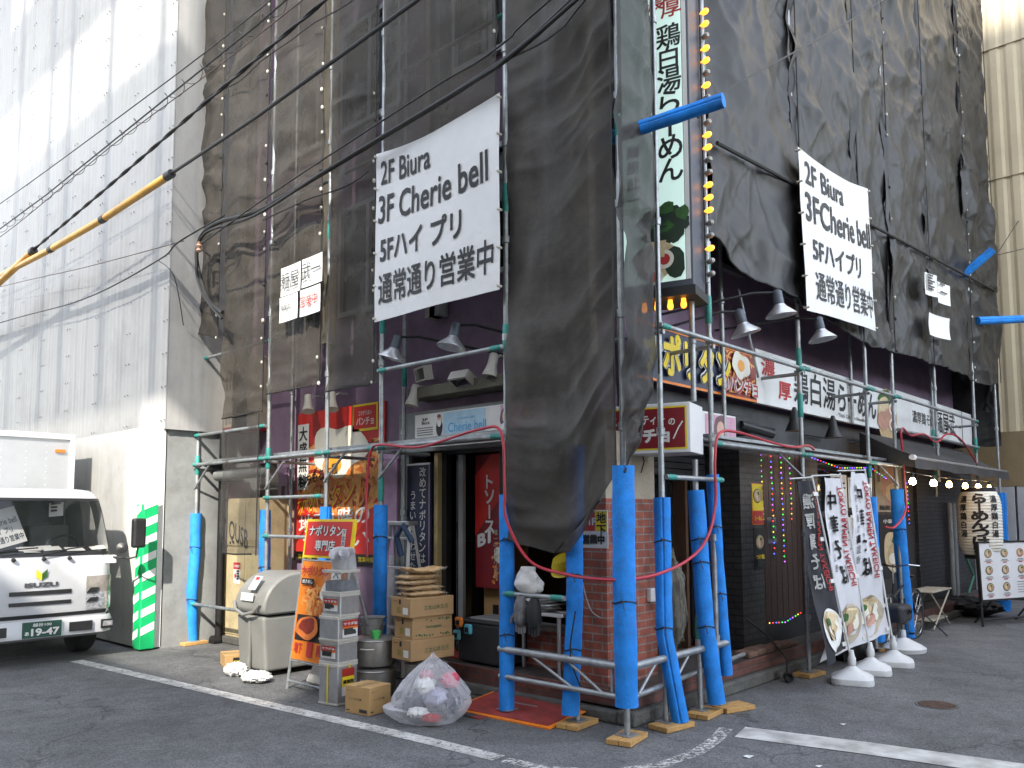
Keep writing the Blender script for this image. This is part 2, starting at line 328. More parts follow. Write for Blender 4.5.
# windows on upper floors
def window(fr, a0, a1, b0, b1):
    m1 = MB()
    for q in ((a0, a1, b0, b0+.06), (a0, a1, b1-.06, b1), (a0, a0+.05, b0+.06, b1-.06), (a1-.05, a1, b0+.06, b1-.06), ((a0+a1)/2-.03, (a0+a1)/2+.03, b0+.06, b1-.06)): m1.fbox(fr, *q, .003, .07, alu)
    wf = m1.build('window', B); m2 = MB(); m2.fbox(fr, a0+.05, a1-.05, b0+.06, b1-.06, .004, .02, glass); m2.build('pane', wf)
fl = LF(.75, 7, 0); fr2 = RF(.75, 0, 0)
for z in (4.2, 6.6, 9.2):
    for a in (.5, 2.2, 4.3): window(fl, a, a+1.2, z, z+1.4)
    for a in (2.2, 4.4, 6.8, 9.3): window(fr2, a, a+1.3, z+.3, z+1.7)
p = MB()
for a, b, mt in ((5.3, 5.5, cream), (5.7, 5.78, grey), (6.0, 6.22, cream)): p.fbox(fl, a, b, 3.2, 9, .003, .12, mt)
for a, mt in ((1.9, cream), (3.95, cream), (4.02, grey)): p.fbox(fl, a, a+.16, 3.9, 12, .003, .14, mt)
p.build('facade_column', B)
# right front, ground floor
p = MB(); p.box(1.22, 2.9, 1.15, 1.18, .27, 2.14, glass); p.build('shop_window', B)
p = MB()
for a in (1.22, 1.75, 2.3, 2.84): p.box(a, a+.05, 1.08, 1.149, .27, 2.14, black)
p.box(1.22, 2.9, 1.08, 1.149, .27, .34, black); p.build('window_frame', B)
p = MB(); p.box(1.9, 2.02, 1.09, 1.149, .9, 2.12, pm('pine_board', (.60, .34, .10), .5, 0, .2, 4, stretch=(8, 8, 1))); p.build('door_post', B)
p = MB(); p.box(1.45, 1.8, 1.1, 1.149, 1.8, 2.1, pm('lit_window', (1, .50, .16), .5, 0, .3, 6, emit=.12)); p.build('lit_pane', B)
p = MB()
for i in range(5): p.box(1.22, 2.9, .92, 1.05, 2.14+i*.07, 2.2+i*.07, pm('shutter_grey', (.06, .06, .065), .5, .3))
p.build('shutter_box', B)
for q in ((2.9, 3.42, .5, 1.2, .26), (4.62, 5.0, .5, .75, .26), (9.0, 12.4, .5, .75, .1)): p = MB(); p.box(*q, 2.5, bbrick); p.build('brick_pier', B)
p = MB()
for i in range(8): p.box(3.42+i*.15, 3.56+i*.15, .56, .6, .5, 2.46, wood)
p.box(3.42, 4.62, .52, .6, .26, .5, black); p.build('door', B)
p = MB(); p.box(5.0, 6.9, .62, .65, .8, 2.4, glass); p.box(5.0, 6.9, .56, .66, .26, .8, black); p.box(5.0, 5.06, .56, .619, .8, 2.4, black); p.box(6.84, 6.9, .56, .619, .8, 2.4, black); p.build('shop_window', B)
p = MB(); p.box(6.9, 9.0, .55, .75, .26, 2.5, pm('black_board', (.038, .036, .035), .5, 0, .3, dirt=.2)); p.build('door', B)
p = MB(); p.box(1.0, 12.4, .62, .75, 2.5, 2.94, pm('dark_fascia', (.05, .05, .053), .6, 0, .3)); p.build('beam', B)
p = MB()
for a in (1.4, 3.0, 4.6, 6.2, 7.8, 9.6): p.tube([(a, .75, 2.75), (a+.3, .55, 2.72), (a+.9, .55, 2.72)], .015, black, 6)
p.build('conduit', B)
# white netted building next door -----------------------------------------
NB = thing('netted_building', 'tall building under pale grey construction sheets behind the white truck', 'building', (0, 7.2, 0))
wsheet = pm('white_sheet', (.325, .324, .32), .55, 0, .08, 1.2, .12, 18, stretch=(6, 6, .6), dirt=.22)
def grid(mb, A, Z, fn, mat):
    na, nz = len(A), len(Z); aa, zz = np.meshgrid(A, Z, indexing='ij'); P = fn(aa, zz).reshape(-1, 3)
    fs = [(i*nz+j, (i+1)*nz+j, (i+1)*nz+j+1, i*nz+j+1) for i in range(na-1) for j in range(nz-1)]
    mb.add([tuple(p) for p in P], fs, mat)
def pleat(a, z, sd=0):
    d = .008*pn(a*7, z*.12, 3+sd)+.014*pn(a*1.4, z*.4, 5+sd)+.006*pn(a*3.1, z*.2, 9+sd)+.003*ridge(a*1.1, z*.9, 17+sd)+.003*np.sin(a*45)
    s = np.abs(((a-7.0)/1.2)-np.round((a-7.0)/1.2)); return d*np.clip(s*6, .15, 1)+.003*np.exp(-(s*30)**2)
mb = MB(); A = np.arange(6.99, 26, .03); Z = np.arange(2.88, 17, .16)
grid(mb, A, Z, lambda a, z: np.stack([-.48-pleat(a, z), a, z], -1), wsheet)
A2 = np.arange(-.49, .62, .05); grid(mb, A2, Z, lambda a, z: np.stack([a, 7.0-pleat(a+40, z)*.8, z], -1), wsheet)
mb.build('sheeting', NB, smooth=True)
mb = MB(); gm = pm('grommet_metal', (.2, .2, .2), .4, .7)
for i in range(14):
    for q in (-.05, .05):
        y = 7.0+1.2*i+q+.06
        for z in np.arange(3, 15, .45): mb.box(-.505, -.493, y-.008, y+.008, z-.008, z+.008, gm)
tag(mb.build('grommet', NB), kind='stuff')
mb = MB(); mb.box(-.44, 6, 7.06, 25.9, 0, 17, grey); mb.build('wall', NB)
hw = pm('hoarding_white', (.43, .425, .41), .5, 0, .08, 2, .05, dirt=.22)
H = thing('site_hoarding', 'white steel site hoarding between the truck and the scaffolded corner building', 'hoarding', (-.7, 7, 0))
mb = MB()
y = 7.1
while y < 25:
    mb.box(-.70, -.66, y, y+.497, .03, 2.9, hw); y += .5
mb.build('panel', H, bevel=.006)
mb = MB(); hw2 = pm('hoarding_sunlit', (.68, .675, .66), .45, 0, .06, 2, .05, dirt=.15); mb.box(-.704, -.42, 7.06, 7.096, .02, 2.905, hw2); mb.box(-.42, .22, 7.14, 7.18, .05, 2.94, hw2); mb.build('return_panel', H, bevel=.004)  # brighter copy of the hoarding white stands in for sunlight on these panels
mb = MB()
for y in np.arange(7.4, 20, 2): mb.tube([(-.6, y, 0), (-.6, y, 2.8)], .025, steel)
mb.build('post', H)
G = thing('corner_guard', 'green and white striped corner guard on the end of the hoarding', 'corner guard', (-.72, 7.05, 0))
gg = pm('green_foam', (.0, .36, .11), .55, 0, .12); wg = pm('white_stripe', (.7, .72, .7), .5, 0, .1)
mb = MB(); mb.box(-.738, -.707, 6.992, 7.2, .02, 1.88, gg); mb.box(-.735, -.54, 6.99, 7.055, .02, 1.88, gg); mb.build('guard', G, bevel=.012)
mb = MB()
for i in range(8):
    z = .12+i*.23; f1 = Fr((-.738, 7.195, z), (0, -1, 0)); f2 = Fr((-.735, 6.99, z), (1, 0, 0))
    mb.poly(f1, [(0, 0), (.15, .07), (.15, .17), (0, .1)], .003, wg); mb.poly(f2, [(.005, .075), (.18, .15), (.18, .25), (.005, .175)], .003, wg)
mb.build('stripe', G)
# cream clad building beyond the right street ------------------------------
CB = thing('clad_building', 'cream corrugated metal clad building beyond the end of the black sheets', 'building', (13.6, -2, 0))
cs = pm('cream_siding', (.50, .43, .30), .6, 0, .06, 1.5, .05, 10, dirt=.12)
mb = MB(); A = np.arange(-5, 9, .06); prof = np.tile([0, 0, .02, .02, .02], 400)[:len(A)]
Zs = [3.35, 17]
P = []
for a, q in zip(A, prof): P += [(13.6-q, a, 3.35), (13.6-q, a, 17)]
mb.add(P, [(2*i, 2*i+1, 2*i+3, 2*i+2) for i in range(len(A)-1)], cs); mb.build('siding', CB)
mb = MB()
for z in (5.6, 8.6, 11.4): mb.box(13.565, 13.6, -5, 9, z, z+.012, pm('joint', (.25, .21, .15), .7))
mb.build('joint', CB)
mb = MB(); mb.box(13.62, 20, -5, 9, 0, 17, grey); mb.build('wall', CB)
mb = MB(); mb.box(13.5, 13.6, -5, 9, 2.25, 3.35, pm('tan_panel', (.24, .18, .10), .6, 0, .1)); mb.build('lower_panel', CB)
mb = MB(); lg = pm('shutter_white', (.5, .52, .56), .4, .2, .08)
for i in range(14):
    mb.box(13.5, 13.56, -5+i, -4.04+i, .05, 1.1, lg); mb.box(13.5, 13.56, -5+i, -4.04+i, 1.13, 2.24, lg)
mb.build('shutter', CB, bevel=.008)
# unseen blockers added across both streets to shade the corner and shape its light
OB = thing('sunlight_screen', 'unseen netted screen and walls added across the left street to shape the sunlight', 'building', (-9.5, 5, 0))
net = pm('sun_screen_net', (.4, .4, .4), .8, 0, .1, trans=.28); net2 = pm('thin_sun_screen_net', (.4, .4, .4), .8, 0, .1, trans=.56)  # nets of the unseen screen, set by how much sun passes
mb = MB()
def nq(y0, y1, z0, z1): mb.add([(-9.5, y0, z0), (-9.5, y1, z0), (-9.5, y1, z1), (-9.5, y0, z1)], [(0, 1, 2, 3)], net2 if (y1 <= .2 or z1 <= 11.9) else net)
nq(-6.6, .2, 0, 17.0); nq(.2, 24, 0, 6.8); nq(.2, 1.5, 6.8, 8.6); nq(1.5, 2.6, 6.8, 11.9); nq(2.6, 24, 6.8, 11.9); nq(.2, 24, 11.9, 17.0); nq(-6.6, .55, 17, 18.4); nq(9.1, 24, 17, 18.4); nq(-6.6, 24, 18.4, 20.25); nq(-6.6, 7, 20.25, 21.7); nq(8.3, 24, 20.25, 21.7); nq(-6.6, 24, 21.7, 32)  # gaps left open so sun bands fall on the pale sheets and hoarding
mb.build('netting', OB)
mb = MB()
for y in (7.49, 5.71, 4.74, 2.98, 1.12): mb.box(-9.56, -9.5, y-.07, y+.07, 12, 22, steel)  # added bars that split the cast sun band
mb.build('post', OB)
mb = MB(); mb.box(-15, -9.6, -6.6, 24, 0, 8.0, cream); mb.box(-15, -9.52, -32, -6.6, 0, 34, cream); mb.build('wall', OB)  # added solid parts keep sun off the road and right-hand sheets
OC = thing('unseen_block', 'unseen grey block added across the right street, kept low for sky light', 'building', (8, -9, 0))
mb = MB(); mb.box(3, 20, -16, -10, 0, 5, grey); mb.build('wall', OC)  # added low block that limits sky light from this side
mb = MB()
for x in range(4, 18, 3):
    for z in (.8, 2.9): mb.box(x, x+1.8, -10, -9.96, z, z+1.5, glass)
mb.build('window', OC)

# ---------------------------------------------------------------- scaffold
S = thing('scaffold', 'galvanised tube scaffold with teal couplings standing round the corner building', 'scaffold', (0, 0, 0))
def post(x, y, z0, z1, gz=None):
    mb = MB(); mb.tube([(x, y, z0), (x, y, z1)], .0243, steel, 10)
    if z0 < .1:
        mb.tube([(x, y, .045), (x, y, z0+.5)], .018, steel, 8); mb.box(x-.07, x+.07, y-.07, y+.07, .045, .052, steel)
    z = z0+.55
    while z < z1:
        mb.lathe((x, y, z), [(.024, -.035), (.034, -.03), (.036, .03), (.024, .035)], steel, 10); z += .9
    po = mb.build('post', S, smooth=True)
    for z in (gz or []): mb = MB(); mb.lathe((x, y, z), [(.027, -.13), (.031, -.12), (.031, .12), (.027, .13)], teal, 10); mb.build('coupling', po, smooth=True)
for x, y, z0, z1, gz in [(0, 7.05, .06, 12, [2.42, 4.1, 5.6]), (0, 5.23, .06, 12, [2.42]), (0, 4.0, .06, 12, [5]), (0, 3.03, .06, 12, [3.75, 2.0]), (0, 1.25, .06, 12, [4.6, 3.3]), (.1, .56, .06, 3.2, None), (0, 0, .06, 12, [4.9, 6.8]),
        (.55, 0, .06, 9.5, None), (1.10, 0, .06, 2.2, [.7]), (1.10, .0, 2.72, 3.95, [3.85]), (1.40, 0, .06, 12, [4.1, 3.6, 6]), (3.37, 0, .06, 12, [2.9, 3.4]), (5.40, 0, .06, 12, [2.3]), (6.43, 0, .06, 12, None), (10.7, 0, .06, 12, [2.9]), (12.3, 0, .06, 12, [5.5]), (8.4, 0, 2.2, 12, None),
        (.62, 3.41, .3, 9, [3.3]), (.62, 5.7, .1, 9, None), (.62, 1.3, 2.9, 9, None), (9.7, .4, 2.0, 4.5, [3.0, 2.3]), (2.4, .4, 2.5, 9, None), (6.0, .4, 2.95, 9, None)]:
    post(x, y, z0, z1, gz)
def rail(p, q, r=.0213, ends=True, nm='rail'):
    p = Vector(p); q = Vector(q); mb = MB(); mb.cyl(p, q, r, steel, 10); d = (q-p).normalized()
    ra = mb.build(nm, S, smooth=True)
    if ends and (q-p).length > .6:
        for e, sgn in ((p, 1), (q, -1)): mb = MB(); mb.cyl(e+d*sgn*.02, e+d*sgn*.14, r+.004, teal, 10); mb.build('coupling', ra, smooth=True)
for y1, y0, z in [(7.12, 5.23, 2.42), (5.23, 4.0, 2.42), (4.0, 3.03, 2.42), (3.03, 1.25, 2.42), (3.03, 1.25, 3.22), (5.23, 4.0, 1.94), (5.23, 4.0, 1.48), (7.05, 5.23, 2.82), (7.05, 5.0, .55), (1.25, .56, 1.04)]:
    rail((-.045, y1, z), (-.045, y0, z))
for y1, y0, z in [(7.05, 5.23, 3.9), (5.23, 3.03, 5.6), (3.03, 1.25, 6.4), (1.25, 0, 5.0), (1.25, 0, 6.6), (1.25, 0, 3.4)]: rail((.05, y1, z), (.05, y0, z))
rail((-.045, 1.3, .56), (-.045, -.03, .56), .03, False); rail((-.045, 1.3, .33), (-.045, -.03, .33), .022, False)
rail((-.03, -.045, .56), (1.5, -.045, .57), .03, False); rail((-.03, -.045, .33), (2.3, .2, .34), .022, False)
for p, q in [((-.045, .95, .55), (-.045, .5, .34)), ((-.045, .1, .55), (-.045, .1, .34)), ((-.045, .55, .55), (-.045, .2, .34)), ((.35, -.045, .55), (.1, -.045, .34)), ((.85, -.045, .55), (.6, -.045, .34))]: rail(p, q, .013, False, 'brace')
for x0, x1, z in [(.5, 3.37, 3.3), (3.37, 5.4, 3.31), (5.4, 6.43, 3.31), (6.43, 10.7, 3.32), (1.35, 3.37, 2.36), (3.37, 5.4, 2.36), (5.4, 6.5, 2.36), (6.43, 10.7, 2.86), (.55, 1.5, 2.03)]:
    rail((x0, -.045, z), (x1, -.045, z))
rail((1.3, .1, 2.41), (3.4, .1, 2.4), .021, False); rail((1.3, .3, 2.4), (3.4, .3, 2.4), .021, False); rail((3.4, .12, 2.4), (6.4, .12, 2.4), .021, False)
rail((3.0, .3, 3.2), (2.6, .3, 4.1), .014, False, 'brace')
for x, z in ((6.43, 2.1), (3.37, 2.1), (9.7, 2.9)): rail((x, -.02, z), (x-.6, .05, z+.3), .014, False, 'brace')
for y, z in ((5.23, 2.05), (4.0, 2.1), (3.03, 2.1), (7.05, 2.1)): rail((-.03, y, z), (-.03, y-.4, z+.31), .014, False, 'brace')
for y in (7.05, 5.23, 4.0, 3.03, 1.25): rail((-.05, y, 2.38), (.66, y, 2.38), .02, False)
for x, zz in ((.55, 3.25), (1.4, 3.25), (3.37, 3.25), (5.4, 3.25), (6.43, 3.25), (10.7, 3.25)): rail((x, -.05, zz), (x, .6, zz), .02, False)
bd = MB(); 
for y0, y1 in ((5.25, 7.05), (4.02, 5.21), (3.05, 3.98), (1.27, 3.0)): bd.box(.06, .44, y0, y1, 2.445, 2.485, steel)
bd.build('walkway_board', S)
bd = MB()
for x0, x1 in ((1.45, 3.33), (3.4, 5.37), (5.43, 6.4)): bd.box(x0, x1, .05, .38, 2.43, 2.46, steel)
bd.build('walkway_board', S)
# wooden sole plates
pw = pm('plywood', (.50, .29, .10), .7, 0, .25, 5, .2, 60, stretch=(3, 20, 20), dirt=.2)
for i, (x, y, r, lab) in enumerate([(0, 0, .2, 'wooden sole plate under the scaffold post at the very corner'), (.55, -.05, -.15, 'wooden sole plate beside the lower end of the blue foam right of the corner'), (1.1, -.04, .1, 'wooden sole plate left of the pair touching each other on the right street'), (1.45, -.12, -.3, 'greyer wooden sole plate right of the pair touching each other on the right street'), (.1, .56, .1, 'wooden sole plate at the corner of the red ramp board'),
        (0, 7.05, .1, 'wooden sole plate under the post beside the hoarding'), (3.37, 0, -.1, 'wooden sole plate beside the white bases of the banner flags'), (5.6, -.05, .4, 'wooden sole plate by the rear flag base and bicycle')]):
    mb = MB(); L = .17; Wd = .1; c, s_ = math.cos(r), math.sin(r)
    o = MB(); f_ = Fr((x, y, .004), (c, s_, 0), (-s_, c, 0)); o.fbox(f_, -L, L, -Wd, -.003, 0, .04, pw); o.fbox(f_, -L, L, .003, Wd, 0, .04, pw)
    ob = o.build('sole_plate', None, bevel=.004); tag(ob, lab, 'board', 'sole plates under the scaffold posts')
# blue foam sleeves
foam = pm('blue_foam', (.018, .23, .72), .7, 0, .22, 5, .25, 45, dirt=.3, spec=.3)
fprof = [1-.16*math.exp(-((j-16)/.7)**2) for j in range(32)]
def sleeve(pts, r, label, ties=(), group='blue foam sleeves on the scaffold posts', turn=0):
    t = thing('foam_sleeve', label, 'foam sleeve', pts[0], group)
    P = [Vector(p) for p in pts]; Q = []
    for i in range(len(P)-1):
        for k in range(6): Q.append(P[i].lerp(P[i+1], k/6))
    Q.append(P[-1]); mb = MB(); pr = fprof[turn:]+fprof[:turn]
    mb.tube(Q, [r*(1+.03*math.sin(i*1.9+r*99)) for i in range(len(Q))], foam, 32, True, pr); mb.build('foam', t, smooth=True)
    for z in ties:
        for i in range(len(P)-1):
            lo, hi = sorted((P[i].z, P[i+1].z))
            if lo <= z <= hi and hi > lo:
                c = P[i].lerp(P[i+1], (z-P[i].z)/(P[i+1].z-P[i].z)); mb = MB()
                mb.tube([(c.x+(r+.003)*math.cos(a), c.y+(r+.003)*math.sin(a), c.z+.012*math.sin(a*2)) for a in np.linspace(0, 6.28, 20)], .006, black, 5, False)
                mb.tube([(c.x-r-.004, c.y-.02, c.z), (c.x-r-.02, c.y-.05, c.z+.03), (c.x-r-.015, c.y-.07, c.z-.05)], .004, black, 5); mb.build('tie_cord', t); break
sl_ = [([(0, 0, .26), (-.01, 0, 1.2), (0, 0, 2.1)], .088, 'widest blue foam sleeve on the post at the very corner', (1.05,)),
 ([(.03, .58, .10), (.08, .56, .95), (.10, .57, 1.45), (.13, .57, 2.3)], .07, 'blue foam sleeve rising from the red ramp board into the hanging sheet', (.62, 1.22)),
 ([(-.01, 1.25, .04), (0, 1.25, 1.0), (0, 1.25, 1.9)], .066, 'blue foam sleeve in front of the doorway with the slanting red poster', (.68, 1.5)),
 ([(.62, -.09, .05), (.5, -.03, .75), (.55, 0, 1.3), (.55, 0, 1.86)], .068, 'blue foam sleeve leaning off its post below the red box sign', (.8, 1.5)),
 ([(1.2, -.1, .10), (1.12, -.05, .8), (1.10, 0, 1.93)], .074, 'blue foam sleeve with the red cable resting on it, right of the box sign', (.75, 1.3, 1.5)),
 ([(1.53, -.02, .28), (1.45, 0, 1.3), (1.40, 0, 2.08)], .058, 'narrow blue foam sleeve nearest the black brick pier', (1.0, 1.6)),
 ([(0, 3.03, .08), (0, 3.03, 1.0), (0, 3.03, 1.83)], .072, 'blue foam sleeve between the step ladder and the stacked pots', (.7, 1.5)),
 ([(-.02, 4.0, .1), (0, 4.0, 1.82)], .066, 'blue foam sleeve hidden behind the red spaghetti A-frame sign', ()),
 ([(0, 5.23, .3), (.02, 5.3, 1.2), (.05, 5.36, 1.79)], .07, 'blue foam sleeve tilted behind the grey plastic bin', (1.1,)),
 ([(.02, 7.1, .03), (-.03, 7.05, .7), (0, 7.05, 1.2), (0, 7.05, 1.76)], .075, 'blue foam sleeve on the post beside the white hoarding', (.6, 1.3)),
 ([(5.5, 0, .12), (5.42, 0, 1.2), (5.40, 0, 1.93)], .08, 'blue foam sleeve close behind the rear white flag', (1.2,)),
 ([(6.6, -.02, .05), (6.5, 0, 1.2), (6.43, 0, 2.05)], .085, 'blue foam sleeve rising behind the front of the bicycle', (1.5,)),
 ([(12.3, 0, .1), (12.3, 0, 2.1)], .1, 'blue foam sleeve right of the paper lantern', (1.2,))]
for i, (p, r, l, tz) in enumerate(sl_): sleeve(p, r, l, tz, turn=(i*7) % 32)
sleeve([(.12, .3, 4.86), (.22, -.2, 4.89), (.32, -.77, 4.92)], .058, 'blue foam sleeve sticking out level across the tall white sign', (), 'blue foam sleeves on stub tubes')
sleeve([(10.2, .05, 5.75), (10.3, -.5, 6.2)], .07, 'short blue foam sleeve poking from the right sheets with wires tied to it', (), 'blue foam sleeves on stub tubes')
sleeve([(10.8, -.1, 5.12), (12.3, -.9, 5.3)], .07, 'blue foam sleeve pointing level at the cream building', (), 'blue foam sleeves on stub tubes')

# ---------------------------------------------------------------- sheets
netL = pm('sheet_mesh', (.062, .054, .044), .7, 0, .3, 2.5, .3, 22, trans=.19, crease=.8, spec=.25)
netC = pm('corner_mesh', (.062, .056, .049), .65, 0, .3, 3, .35, 18, trans=.12, crease=.8, spec=.3)
netT = pm('thin_mesh', (.06, .055, .05), .65, 0, .3, 3, .25, 35, trans=.45)
vin = pm('black_vinyl', (.021, .0205, .021), .45, 0, .25, 2.5, .08, 14, spec=.35, crease=.55)
cordm = pm('black_cord', (.015, .015, .015), .7); knot = pm('pale_knot', (.6, .58, .5), .8)
def cloth(label, mat, side, a0, a1, zb, zt, seed, billow=.06, fan=.026, fanR=.5, crum=.6, ck=1.3, drape=0, off=.05, step=.024, rows=(), knots=True, edge=None, name='scaffold_sheet'):
    off += .014*(seed % 2); a0, a1 = a0-.05, a1+.05
    rr = random.Random(seed); A = np.linspace(a0, a1, max(8, int((a1-a0)/step))); nz = int((zt-(zb(np.array([a0])) if callable(zb) else np.array([zb])).min())/step); T = np.linspace(0, 1, nz)
    aa, tt = np.meshgrid(A, T, indexing='ij'); bot = zb(aa) if callable(zb) else np.full_like(aa, zb)
    bot = bot+.03*pn(aa*5, aa*0, seed)
    zz = bot+(zt-bot)*tt; u = (aa-a0)/(a1-a0)
    d = billow*np.sin(np.pi*u)**.8*(.35+1.1*pn(aa*.7, zz*.6, seed)+.5*pn(aa*.4, zz*.3, seed+1))
    zt0 = float(bot.min()); ties = []
    z = zt0+.1+rr.uniform(0, .4)
    while z < zt:
        for a in (a0, a1): ties.append((a+rr.uniform(-.02, .02), z+rr.uniform(-.1, .1), fan, fanR*rr.uniform(.6, 1.3)))
        z += rr.choice((.45, .9, .9, 1.3))
    for rz in rows:
        for a in np.arange(a0, a1+.01, max(.9, (a1-a0)/2)): ties.append((a, rz(a) if callable(rz) else rz, fan*1.3, fanR*1.7))
    for (at, zq, am, R) in ties:
        dx = aa-at; dz = zz-zq; r = np.hypot(dx, dz*.8)+1e-6; th = np.arctan2(dx, dz); n = rr.randint(5, 9)
        d += am*(r/R)*np.exp(1-r/R)*(1-np.abs(np.sin(n*th*.5+rr.uniform(0, 6)+.6*pn(aa*2, zz*2, seed+7)))*1.6)*rr.uniform(.5, 1.2)
        d -= .03*np.exp(-(r/.1)**2)
    cz = np.clip(np.minimum(u, 1-u)*(a1-a0)/.12, .15, 1)
    d += cz*crum*(.018*ridge(aa*1.3+zz*.5, zz*1.1-aa*.6, seed+2)+.011*ridge(aa*3.1-zz*1.1, zz*2.3+aa, seed+3)+.008*np.clip(ridge(aa*5+zz*3, zz*4.4-aa*2, seed+4), 0, 1)**2+.004*ridge(aa*9-zz*4, zz*8+aa*3, seed+14))
    mk = np.clip(.55+1.3*pn(aa*.9, zz*.7, seed+20), .1, 1.2)
    cr = lambda p, q, s_, w_: np.exp(-(pn(p, q, s_)/w_)**2)
    d += cz*mk*ck*(.022*cr(aa*1.8+zz*.3, zz*.45, seed+21, .045)+.020*cr((aa+zz*.8)*1.2, (aa-zz)*.35, seed+22, .04)+.020*cr((aa-zz*.9)*1.3, (aa+zz)*.32, seed+23, .04)+.012*cr(aa*2.8, zz*2.4, seed+24, .05)-.012*cr(zz*1.6+aa*.5, aa*.6, seed+25, .05))
    if drape: d += cz*drape*(ridge(aa*1.9+.7*pn(aa*.5, zz*.5, seed+5), zz*.22, seed+6)+.5*ridge(aa*4+zz*.5, zz*.35, seed+8))
    lowd = np.clip(1-(zz-bot)/.5, 0, 1); d += lowd*.035*pn(aa*4, zz*1.5, seed+9)
    if edge: d = edge(aa, zz, d)
    if side == 'L': P = np.stack([-off-d, aa, zz], -1)
    else: P = np.stack([aa, -off-d, zz], -1)
    t = thing(name, label, 'sheet', (0, a0, zt0) if side == 'L' else (a0, 0, zt0), 'black scaffold sheets on the left street' if side == 'L' and off < 1 else 'black scaffold sheets on the right street')
    mb = MB(); fs = [(i*nz+j, (i+1)*nz+j, (i+1)*nz+j+1, i*nz+j+1) for i in range(len(A)-1) for j in range(nz-1)]
    mb.add([tuple(p) for p in P.reshape(-1, 3)], fs, mat); mb.build('cloth', t, smooth=False)
    t.children[0].data.polygons.foreach_set('use_smooth', [True]*len(fs))
    mb = MB()
    Q = lambda a, z, o: (-off-o, a, z) if side == 'L' else (a, -off-o, z)
    zlo = float(bot[-1].min()); mb.tube([Q(a1, zlo, .02), Q(a1, (zlo+zt)/2, .02), Q(a1, zt, .02)], .008, cordm, 5)
    if knots:
        z = zlo
        while z < zt:
            c = Q(a1+rr.uniform(-.02, .02), z, .035); mb.ball(c, rr.uniform(.012, .02), knot if rr.random() < .7 else cordm, 6, 4, 1.4); z += rr.choice((.22, .3, .45))
    mb.build('seam_cord', t)
    mb = MB(); mb.tube([tuple(p) for p in P[:, 0, :]][::3], .011, cordm, 5); mb.build('hem', t)
    return t
lab = 'black mesh sheet '
cloth(lab+'with a torn lower end beside the cable loop', netL, 'L', 7.08, 6.36, lambda a: 4.25-.25*(7.08-a), 12, 11, .05)
cloth(lab+'hanging lowest of all, over the cream utility cabinet', netL, 'L', 6.36, 5.23, 3.0, 12, 12, .08)
cloth('thin see-through mesh strip hanging in front of the cream utility cabinet', netT, 'L', 6.30, 5.3, 1.25, 3.05, 32, .08, knots=False)
cloth(lab+'carrying the four small white notices', netL, 'L', 5.23, 4.0, 3.2, 12, 13, .08)
cloth(lab+'between the small notices and the large white banner', netL, 'L', 4.0, 3.03, 3.1, 12, 14, .07)
cloth(lab+'directly above and behind the 2F Biura banner over the doorway', netL, 'L', 3.03, 1.25, 4.0, 12, 15, .12, drape=.015)
cb = lambda a: np.interp(a, [-.05, .1, .3, .45, .6, .8, 1.25], [2.12, 1.98, 1.65, 1.45, 1.40, 1.42, 1.52])
cloth('loose translucent mesh sheet hanging to a low point at the street corner', netC, 'L', 1.25, -.03, cb, 12, 16, .05, .03, .6, .7, knots=False)
netK = pm('dark_mesh', (.035, .033, .031), .6, 0, .3, 3, .3, 18, trans=.1, crease=.7, spec=.3)
cloth('dark mesh strip wrapped round the corner beside the tall white sign', netK, 'R', -.02, .36, lambda a: 2.12+1.75*(a+.02), 12, 17, .03, .02, .35, knots=False)
rowf = lambda a: 5.2+.072*(a-1.9)
rows = (rowf, lambda a: 7.2+.07*(a-2), lambda a: 9.2+.05*a)
vl = 'glossy black vinyl sheet '
rb = [1.42, 2.08, 3.47, 5.48, 6.45, 9.72, 11.36, 12.36]; rzv = [4.33, 4.12, 4.02, 3.86, 3.94, 4.05, 4.03, 4.2]
zb_r = lambda a: np.interp(a, rb, rzv)
xs = [1.42, 3.35, 5.12, 6.35, 8.1, 10.5, 12.38]
ls = ['with an upturned lower edge next to the tall white sign', 'behind the banner on the shady side', 'between that banner and the three white papers', 'with three white papers on it', 'with a short blue foam sleeve poking out', 'farthest along, next to the cream cladding']
for i in range(6): cloth(vl+ls[i], vin, 'R', xs[i], xs[i+1], zb_r, 12.4, 40+i, .035, .02, .8, .08, .6, .005, rows=rows, knots=(i in (2, 4)), step=.026)
mb = MB()
mb.tube([(a, -.12, rowf(a)) for a in np.linspace(1.42, 12.3, 40)], .02, cordm, 6); tag(mb.build('tie_rope'), 'dark rope running along the seam between upper and lower vinyl sheets', 'rope')
for zc, y0, y1, lb_ in ((7.45, 7.0, 3.1, 'upper rope tied along the black mesh sheets on the left street'), (5.35, 5.2, 3.1, 'lower rope tied along the black mesh sheets between the notices and the looping cable')):
    mb = MB(); Y = np.linspace(y0, y1, 20); mb.tube([(-.14-.02*math.sin(y*5), y, zc+.03*math.sin(y*3)) for y in Y], .008, cordm, 5)
    o = mb.build('tie_rope'); tag(o, lb_, 'rope')
# end return of the black wrap
cloth('black vinyl sheet closing the far end of the scaffold towards the cream building', vin, 'L', 0, .9, 3.0, 12.4, 60, .05, off=-12.4)
